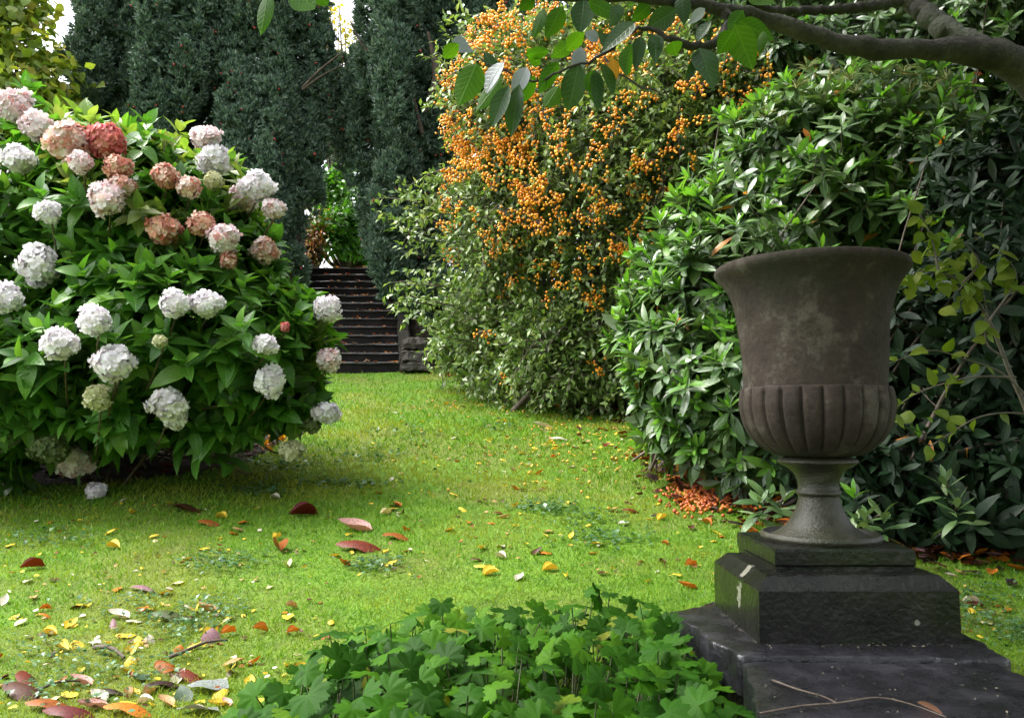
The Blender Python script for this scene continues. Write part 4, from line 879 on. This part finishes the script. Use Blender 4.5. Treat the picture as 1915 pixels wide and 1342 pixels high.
for (x0, y0, x1, y1, w_, k) in ML:
    Y = 1.8 + random.uniform(-.06, .06) + (.06 if y0 < 20 else 0); a, b_ = at(x0, y0, Y), at(x1, y1, Y + random.uniform(-.03, .03)); L_ = np.linalg.norm(b_ - a)
    P.append(a); D_.append(b_ - a); Nn.append(np.array([random.gauss(0, .28), -1 if k in (1, 2) else 1, random.gauss(.25, .25)])); S_.append((w_ * Y / FPX * 1.08, L_, L_)); mi.append(k)
L_MAG = [leaf(8, 1, .12, .08, 'ovate'), leaf(8, 1, .2, .15, 'elliptic'), leaf(8, 1, .05, .05, 'ovate', twist=.4)]
P, D_, Nn, S_, mi = map(np.array, (P, D_, Nn, S_, mi))
build('leaves', inst_multi(L_MAG, P, frames(D_, Nn), S_, mi), mats, mt)
# the crown overhead, extended with unseen leaves added to shade the foreground
n = 9000; q = np.column_stack([U(-1.3, 4.2, n), U(-3.2, 3.0, n), U(1.9, 3.6, n)]); q = np.concatenate([q, np.column_stack([U(.8, 5.0, 4000), U(2.6, 4.1, 4000), U(2.9, 4.3, 4000)]), np.column_stack([U(-.6, 1.4, 1800), U(2.6, 4.1, 1800), U(3.0, 4.3, 1800)])])
qx, qy, qd = proj(q); okc = ((qd < .2) | (qy < -110) | (qx > 2080) | (qx < -160)) & (np.linalg.norm(q - [0, 0, EYE], axis=1) > 1.0); q = q[okc]; n = len(q)
q2 = np.column_stack([U(-3.2, 5., 5200), U(-3.6, -2.4, 5200), U(.2, 3.6, 5200)]); q3 = np.column_stack([U(1.6, 6.0, 5000), U(3.6, 5.2, 5000), U(3.4, 5.2, 5000)]); q3 = np.concatenate([q3, np.column_stack([U(.4, 3.2, 4500), U(2.3, 3.6, 4500), U(2.45, 3.3, 4500)])]); q3 = q3[proj(q3)[1] < -120]; q2 = np.concatenate([q2, q3]); q = np.concatenate([q, q2]); n = len(q)  # leaf wall behind the viewpoint and extra overhead masses, added to block light
build('crown_and_shade_leaves', inst_multi([leaf(3, .55, .2, .2, 'ovate')], q, frames(nrm(rdir(n) + [0, 0, -.4]), rdir(n) + [0, 0, .8]), U(.11, .17, n)), M_magd, mt)
ch = []
for k in range(36):
    e = q[rng.integers(len(q))]; s = np.array([2.0, 2.4, 1.3]) + rng.normal(size=3) * [.1, .1, .2]
    if e[0] < .6 and e[1] > .3: continue
    pts_ = smoothline([s, (s + e) / 2 + [.2, 0, .35], e], 8); a_, b_, c_ = proj(pts_)
    if ((c_ > .1) & (a_ < 2050) & (a_ > -100) & (b_ > -60) & (b_ < 1400)).any(): continue
    ch.append(tube(pts_, np.linspace(.03, .008, 8), 6))
if ch: build('limbs', ch, M_mbark, mt)

# ------------------------------------------------------------------ fallen leaves
FC = {'brown': [(.055, .016, .008), (.08, .025, .01)], 'redbrown': [(.11, .014, .005), (.15, .026, .007)], 'darkred': [(.09, .010, .010), (.12, .015, .012)], 'orange': [(.42, .12, .012), (.5, .17, .016)], 'orangebrown': [(.22, .06, .008), (.28, .085, .012)],
      'tan': [(.36, .2, .08), (.42, .26, .11)], 'pink': [(.42, .22, .20), (.48, .28, .24)], 'mauve': [(.20, .10, .12), (.25, .14, .16)], 'white': [(.50, .46, .36), (.60, .56, .46)], 'yellow': [(.62, .42, .03), (.70, .52, .06)], 'olive': [(.04, .06, .015), (.06, .08, .02)],
      'darkgreen': [(.02, .05, .02), (.03, .07, .03)], 'dark': [(.022, .010, .009), (.035, .016, .012)], 'silver': [(.16, .19, .17), (.21, .23, .22)], 'pale_yellow': [(.62, .55, .25), (.7, .62, .35)]}
FMAT = {k: leafmat('fallen_' + k, v, .5, .2, .28, (1, .8, .5), vein=.10, veincol=tuple(c * .6 for c in v[0]), blotch=(tuple(c * .35 for c in v[0]), 30.)) for k, v in FC.items()}
SH = {'arch': leaf(9, .52, -.5, .0, 'ovate', arch=.15, wave=.03, twist=.25), 'curl': leaf(7, .5, .9, -.15, 'ovate', arch=-.10, twist=.5), 'flat': leaf(6, .6, .2, .12, 'ovate', wave=.03), 'fold': leaf(6, .55, 1.5, .1, 'elliptic', twist=.7), 'oval': leaf(6, .7, -.25, .05, 'elliptic', arch=.06, wave=.03), 'slim': leaf(6, .3, -.6, .05, 'elliptic', arch=.12)}
MESHES = {}
def leaf_mesh(shape, colr):
    if (shape, colr) not in MESHES:
        tpl = SH[shape]; V = tpl[0] - [0, .5, 0]; V[:, 2] -= V[:, 2].min()
        o = build('fallen_leaf', [(V, tpl[1], 0, tpl[2])], FMAT[colr]); MESHES[shape, colr] = o.data; bpy.data.objects.remove(o)
    return MESHES[shape, colr]
def fallen(p, length, shape, colr, yaw, label, tilt=0., lift=.012, roll=None, group='fallen leaves on the grass'):
    o = bpy.data.objects.new('fallen_leaf', leaf_mesh(shape, colr)); COL.objects.link(o)
    o.location = (float(p[0]), float(p[1]), float(p[2]) + lift); o.scale = (length,) * 3
    o.rotation_euler = (.14 + tilt, random.gauss(0, .15) if roll is None else roll, yaw); tag(o, label, 'leaf', group); return o
BIG = [
 (342, 957, 74, 'arch', 'brown', 1.4, 'large dark brown leaf arched on the grass below the hydrangea'),
 (390, 981, 46, 'arch', 'orangebrown', 1.3, 'orange brown leaf just below the large dark brown arched leaf'),
 (567, 966, 52, 'fold', 'darkred', 1.9, 'dark red folded leaf in mid lawn above the pale pink leaf'),
 (519, 1030, 48, 'fold', 'orangebrown', .5, 'tan brown leaf folded upright left of the big red leaf'),
 (663, 991, 68, 'curl', 'pink', 1.35, 'pale pink curled leaf with dark stalk in mid lawn'),
 (672, 1028, 88, 'arch', 'redbrown', 1.5, 'biggest glossy red brown arched leaf in mid lawn'),
 (740, 1008, 54, 'arch', 'orangebrown', 1.3, 'orange brown arched leaf touching the biggest red leaf'),
 (317, 1157, 72, 'arch', 'olive', 1.5, 'dark olive green leaf arched on the grass lower left'),
 (394, 1200, 50, 'oval', 'mauve', .4, 'broad mauve leaf propped up beside the geranium patch', .7),
 (266, 1106, 62, 'slim', 'mauve', 1.2, 'slim purplish leaf lying left of the geranium patch'),
 (60, 1064, 40, 'fold', 'redbrown', 2.2, 'red brown folded leaf near the left edge of the lawn'),
 (244, 1244, 36, 'oval', 'yellow', .3, 'upright oval yellow leaf at the end of the dark stick', .8),
 (334, 1220, 26, 'oval', 'orange', .2, 'small orange yellow leaf standing by the mauve leaf', .8),
 (279, 1202, 28, 'oval', 'white', .5, 'cream oval leaf standing in the grass lower left', .8),
 (212, 1172, 38, 'slim', 'mauve', .4, 'mauve curled leaf beside a cluster of cream leaves', .4),
 (222, 1155, 46, 'curl', 'white', 1.3, 'cream curled leaf above the mauve curled leaf'),
 (250, 1165, 30, 'oval', 'white', 1.6, 'round cream leaf between mauve leaf and olive leaf'),
 (305, 1250, 66, 'arch', 'orangebrown', .9, 'orange brown leaf at the top of the big leaf pile by the geraniums'),
 (350, 1268, 82, 'arch', 'redbrown', 1.0, 'long red brown leaf in the pile by the geraniums'),
 (303, 1288, 74, 'arch', 'dark', 2.0, 'dark chocolate leaf in the pile by the geraniums'),
 (388, 1292, 92, 'flat', 'silver', 1.45, 'silvery white leaf in the pile by the geraniums'),
 (343, 1305, 62, 'flat', 'darkgreen', .5, 'dark green leaf lying below the dark chocolate leaf', .5),
 (262, 1272, 44, 'flat', 'darkgreen', 1.2, 'small grey green leaf left of the dark chocolate leaf'),
 (310, 1318, 52, 'curl', 'tan', 1.0, 'tan leaf curled below the dark green leaf'),
 (38, 1298, 108, 'arch', 'brown', 1.2, 'big glossy brown leaf in the bottom left corner pile'),
 (45, 1272, 80, 'arch', 'redbrown', .9, 'red brown leaf topmost of the bottom left corner pile'),
 (90, 1326, 100, 'arch', 'orangebrown', 1.6, 'orange brown leaf at the bottom of the corner pile'),
 (238, 1336, 112, 'arch', 'orange', 1.5, 'bright orange leaf cut by the bottom edge'),
 (128, 1340, 110, 'arch', 'darkred', 1.6, 'dark red leaf cut by the bottom edge'),
 (172, 1326, 66, 'curl', 'pink', 1.9, 'dusty pink leaf near the bottom edge'),
 (150, 1280, 60, 'curl', 'pink', 1.3, 'pale pinkish leaf above the yellow leaf at lower left'),
 (130, 1302, 40, 'oval', 'yellow', 1.4, 'bright yellow leaf beside the bottom left corner pile'),
 (240, 1300, 34, 'fold', 'tan', .4, 'small tan leaf standing near the bottom edge', .6),
 (185, 1308, 56, 'curl', 'white', 1.0, 'pale cream curled leaf near the bottom edge'),
 (368, 1336, 92, 'flat', 'silver', 1.5, 'bluish silver leaf cut by the bottom edge beside the geraniums'),
 (424, 1318, 36, 'curl', 'pink', .8, 'small pink curled leaf under the edge of the geraniums'),
 (385, 1142, 44, 'curl', 'tan', 1.3, 'tan and orange curled leaf at the top left of the geraniums'),
 (240, 1318, 40, 'oval', 'yellow', 1.5, 'yellow leaf above the bright orange leaf at the bottom'),
 (205, 1300, 70, 'slim', 'dark', 1.5, 'long dark leaf near the bottom edge'),
 (1044, 824, 40, 'slim', 'white', 1.55, 'white slim leaf lying far out on the lawn'),
 (1012, 798, 32, 'curl', 'white', 1.5, 'white curled leaf farthest out on the lawn'),
 (1178, 958, 32, 'arch', 'redbrown', 1.5, 'red brown arched leaf on the right of the lawn'),
 (931, 961, 20, 'arch', 'redbrown', 1.5, 'small red leaf alone in the centre of the lawn'),
 (1230, 968, 28, 'arch', 'dark', 1.8, 'dark leaf right of the red brown arched leaf'),
 (1020, 1036, 26, 'oval', 'orange', 1.2, 'orange leaf on the lawn above the geraniums'),
 (904, 1064, 36, 'arch', 'yellow', 1.4, 'yellow leaf at the top edge of the geraniums'),
 (936, 1044, 24, 'fold', 'white', 1.0, 'white folded leaf above the yellow leaf by the geraniums'),
 (1285, 1099, 36, 'curl', 'orange', 1.4, 'orange leaf left of the pedestal plinth'),
 (1400, 996, 36, 'curl', 'orange', 1.3, 'orange leaf just left of the urn foot'),
 (1780, 1047, 42, 'curl', 'orange', 1.1, 'bright orange pointed leaf right of the pedestal'),
 (1798, 1073, 26, 'oval', 'tan', 1.2, 'round tan orange leaf right of the pedestal', .4),
 (1822, 1133, 46, 'slim', 'darkred', 1.9, 'slim pinkish red leaf right of the pedestal'),
 (1842, 1167, 28, 'oval', 'pale_yellow', 1.4, 'pale yellow leaf right of the pedestal'),
 (1900, 1066, 34, 'curl', 'orange', .9, 'orange leaf at the right edge below the rhododendron'),
 (1783, 1111, 24, 'curl', 'orange', 1.4, 'small orange leaf touching the plinth on its right'),
 (1705, 1035, 60, 'slim', 'orange', 1.6, 'long orange leaf under the dark rhododendron'),
 (1680, 1008, 28, 'curl', 'orange', .7, 'orange leaf nearest the urn foot on its right'),
 (1745, 1018, 30, 'fold', 'mauve', 1.2, 'dark purple leaf under the dark rhododendron'),
 (1838, 1055, 26, 'curl', 'tan', 1.2, 'tan leaf at the edge of the soil right of the pedestal'),
]
for row in BIG:
    a, b_, L_, shp, colr, yaw, lab = row[:7]; p = ground_at(a, b_); fallen(p, L_ * p[1] / FPX * (1.02 if b_ < 1240 else .86), shp, colr, yaw, lab, row[7] if len(row) > 7 else 0., .004)
REG = [('below the hydrangea', lambda a, b_: (a < 640) & (b_ < 1060)), ('at the lower left', lambda a, b_: (a < 640) & (b_ >= 1060)), ('on the far lawn', lambda a, b_: (a >= 640) & (b_ < 880)), ('in the middle of the lawn', lambda a, b_: (a >= 640) & (b_ >= 880) & (a < 1700)), ('right of the pedestal', lambda a, b_: a >= 1700)]
SMALLC = [('yellow', 'yellow', .42), ('orange', 'orange', .14), ('white', 'cream white', .15), ('tan', 'tan', .09), ('brown', 'brown', .12), ('pale_yellow', 'pale yellow', .08)]
cnt = 0; tries = 0
placed = []
while cnt < 225 and tries < 9000:
    tries += 1
    z_ = random.random()
    if z_ < .40: a, b_ = random.uniform(0, 640), random.uniform(930, 1330)
    elif z_ < .70: a, b_ = random.uniform(640, 1400), random.uniform(880, 1090)
    elif z_ < .94: a, b_ = random.triangular(640, 1260, 1150), random.triangular(750, 890, 850)
    else: a, b_ = random.uniform(1720, 1915), random.uniform(1060, 1200)
    p = ground_at(a, b_)
    if in_beds(p[0], p[1]) or inpoly(p[0], p[1], gpol) or (.38 < p[0] < 1.2 and p[1] < 2.45): continue
    rr = random.random(); acc = 0
    for ck, cw, f_ in SMALLC:
        acc += f_
        if rr <= acc: break
    reg = next((t_ for t_, fn in REG if fn(a, b_)), 'on the lawn')
    fallen(p, random.uniform(.032, .06) * (1 + .06 * p[1]), random.choice(['oval', 'flat', 'arch', 'curl', 'fold']), ck, random.uniform(0, 6.28), f'small {cw} fallen leaf lying {reg}', random.choice([0, 0, .3]), random.uniform(-.002, .008), group=f'small {cw} fallen leaves {reg}')
    cnt += 1
# litter on the soil along the bed edge, under the hydrangea, on the steps; dropped berries
def litter(name, label, P, size, mats_, cat):
    n = len(P); return tag(build(name, inst_multi([SH['flat'], SH['curl'], SH['oval']], P, frames(nrm(rdir(n) * [1, 1, .2]), nrm(rdir(n) * .45 + [0, 0, 1])), U(.6, 1.3, n) * size, rng.integers(0, len(mats_), n)), mats_), label, cat, kind='stuff')
ee = smoothline(edgeR, 400); ee = np.repeat(ee, 4, 0) + rng.normal(size=(1600, 2)) * .16 + [.08, .06]; ee = ee[ee[:, 1] > 2.9]
litter('leaf_litter', 'reddish brown dead leaves along the edge of the right bed', np.column_stack([ee, gz(ee[:, 0], ee[:, 1]) + .014]), .075, [FMAT['redbrown'], FMAT['brown'], FMAT['dark'], FMAT['orange'], FMAT['dark'], FMAT['brown']], 'dead leaves')
g = ground_at(U(1650, 1915, 130), U(1000, 1050, 130)); g[:, 2] += .02
litter('leaf_litter', 'orange and purple dead leaves on the soil under the dark rhododendron', g, .07, [FMAT['redbrown'], FMAT['orange'], FMAT['dark'], FMAT['mauve'], FMAT['darkred']], 'dead leaves')
g = np.column_stack([U(-4.5, -1.2, 500), U(4.3, 6.5, 500)]); g = g[inpoly(g[:, 0], g[:, 1], bedL)]
litter('leaf_litter', 'brown dead leaves on the dark soil under the hydrangea', np.column_stack([g, gz(g[:, 0], g[:, 1]) + .014]), .08, [FMAT['brown'], FMAT['dark'], FMAT['redbrown'], FMAT['dark']], 'dead leaves')
sl = []
for xl, xr, y0, z1 in tops:
    for _ in range(34):
        sl.append((U(xl + .3, xr - .03), y0 + U(.02, .14), z1 + .012))
litter('leaf_litter', 'red and tan dead leaves scattered on the stone steps', np.array(sl), .06, [FMAT['redbrown'], FMAT['tan'], FMAT['orange'], FMAT['brown']], 'dead leaves')
fx = np.concatenate([U(0, 640, 330), U(640, 1400, 170), rng.triangular(640, 1120, 1270, 330), U(1720, 1915, 40)]); fy = np.concatenate([U(930, 1330, 330), U(890, 1090, 170), U(745, 890, 330), U(1060, 1200, 40)])
g = ground_at(fx, fy); g = g[~in_beds(g[:, 0], g[:, 1]) & ~inpoly(g[:, 0], g[:, 1], gpol) & ~((g[:, 0] > .38) & (g[:, 0] < 1.2) & (g[:, 1] < 2.45))]; g[:, 2] += U(.004, .016, len(g))
litter('leaf_flecks', 'tiny yellow, tan and brown leaf fragments strewn through the lawn grass', g, .026 * np.clip(g[:, 1] / 4, .8, 1.6), [FMAT['yellow'], FMAT['yellow'], FMAT['tan'], FMAT['orangebrown'], FMAT['brown'], FMAT['white']], 'leaf fragments')
q = rng.normal(size=(620, 2)) * [.5, .42]; g = ground_at(1322 + q[:, 0] * 75, 925 + q[:, 1] * 42); g[:, 2] += .016
tag(build('fallen_berries', [balls(g, U(.008, .013, len(g)), ICO1)], leafmat('fallen_berry', [(.30, .05, .012), (.45, .12, .012), (.25, .03, .012)], .3, 0)), 'heap of fallen orange berries on the soil under the rhododendron', 'berries', kind='stuff')
q = rng.normal(size=(150, 2)); g = np.concatenate([ground_at(1180 + q[:, 0] * 130, 830 + np.abs(q[:, 1]) * 60 - 40), ground_at(940 + q[:60, 0] * 90, 765 + q[:60, 1] * 8)]); g = g[~inpoly(g[:, 0], g[:, 1], bedR)]; g[:, 2] += .018
tag(build('fallen_berries', [balls(g, U(.007, .012, len(g)), ICO1)], leafmat('fallen_yellow_berry', [(.5, .26, .02), (.6, .36, .04)], .3, 0)), 'yellow berries dropped on the grass near the orange-berried shrub', 'berries', kind='stuff')
def ong(a, b_): return ground_at(a, b_)
twig('short thick dark stick lying in the grass at lower left', [(176, 1218), (205, 1226), (232, 1238)], .008, .012, ong)
twig('pale curved stick in the grass beside the geraniums', [(315, 1238), (350, 1232), (385, 1218), (425, 1206)], .006, .014, ong)
twig('thin dark stick near the bottom left corner', [(70, 1300), (110, 1292), (150, 1284)], .004, .012, ong)
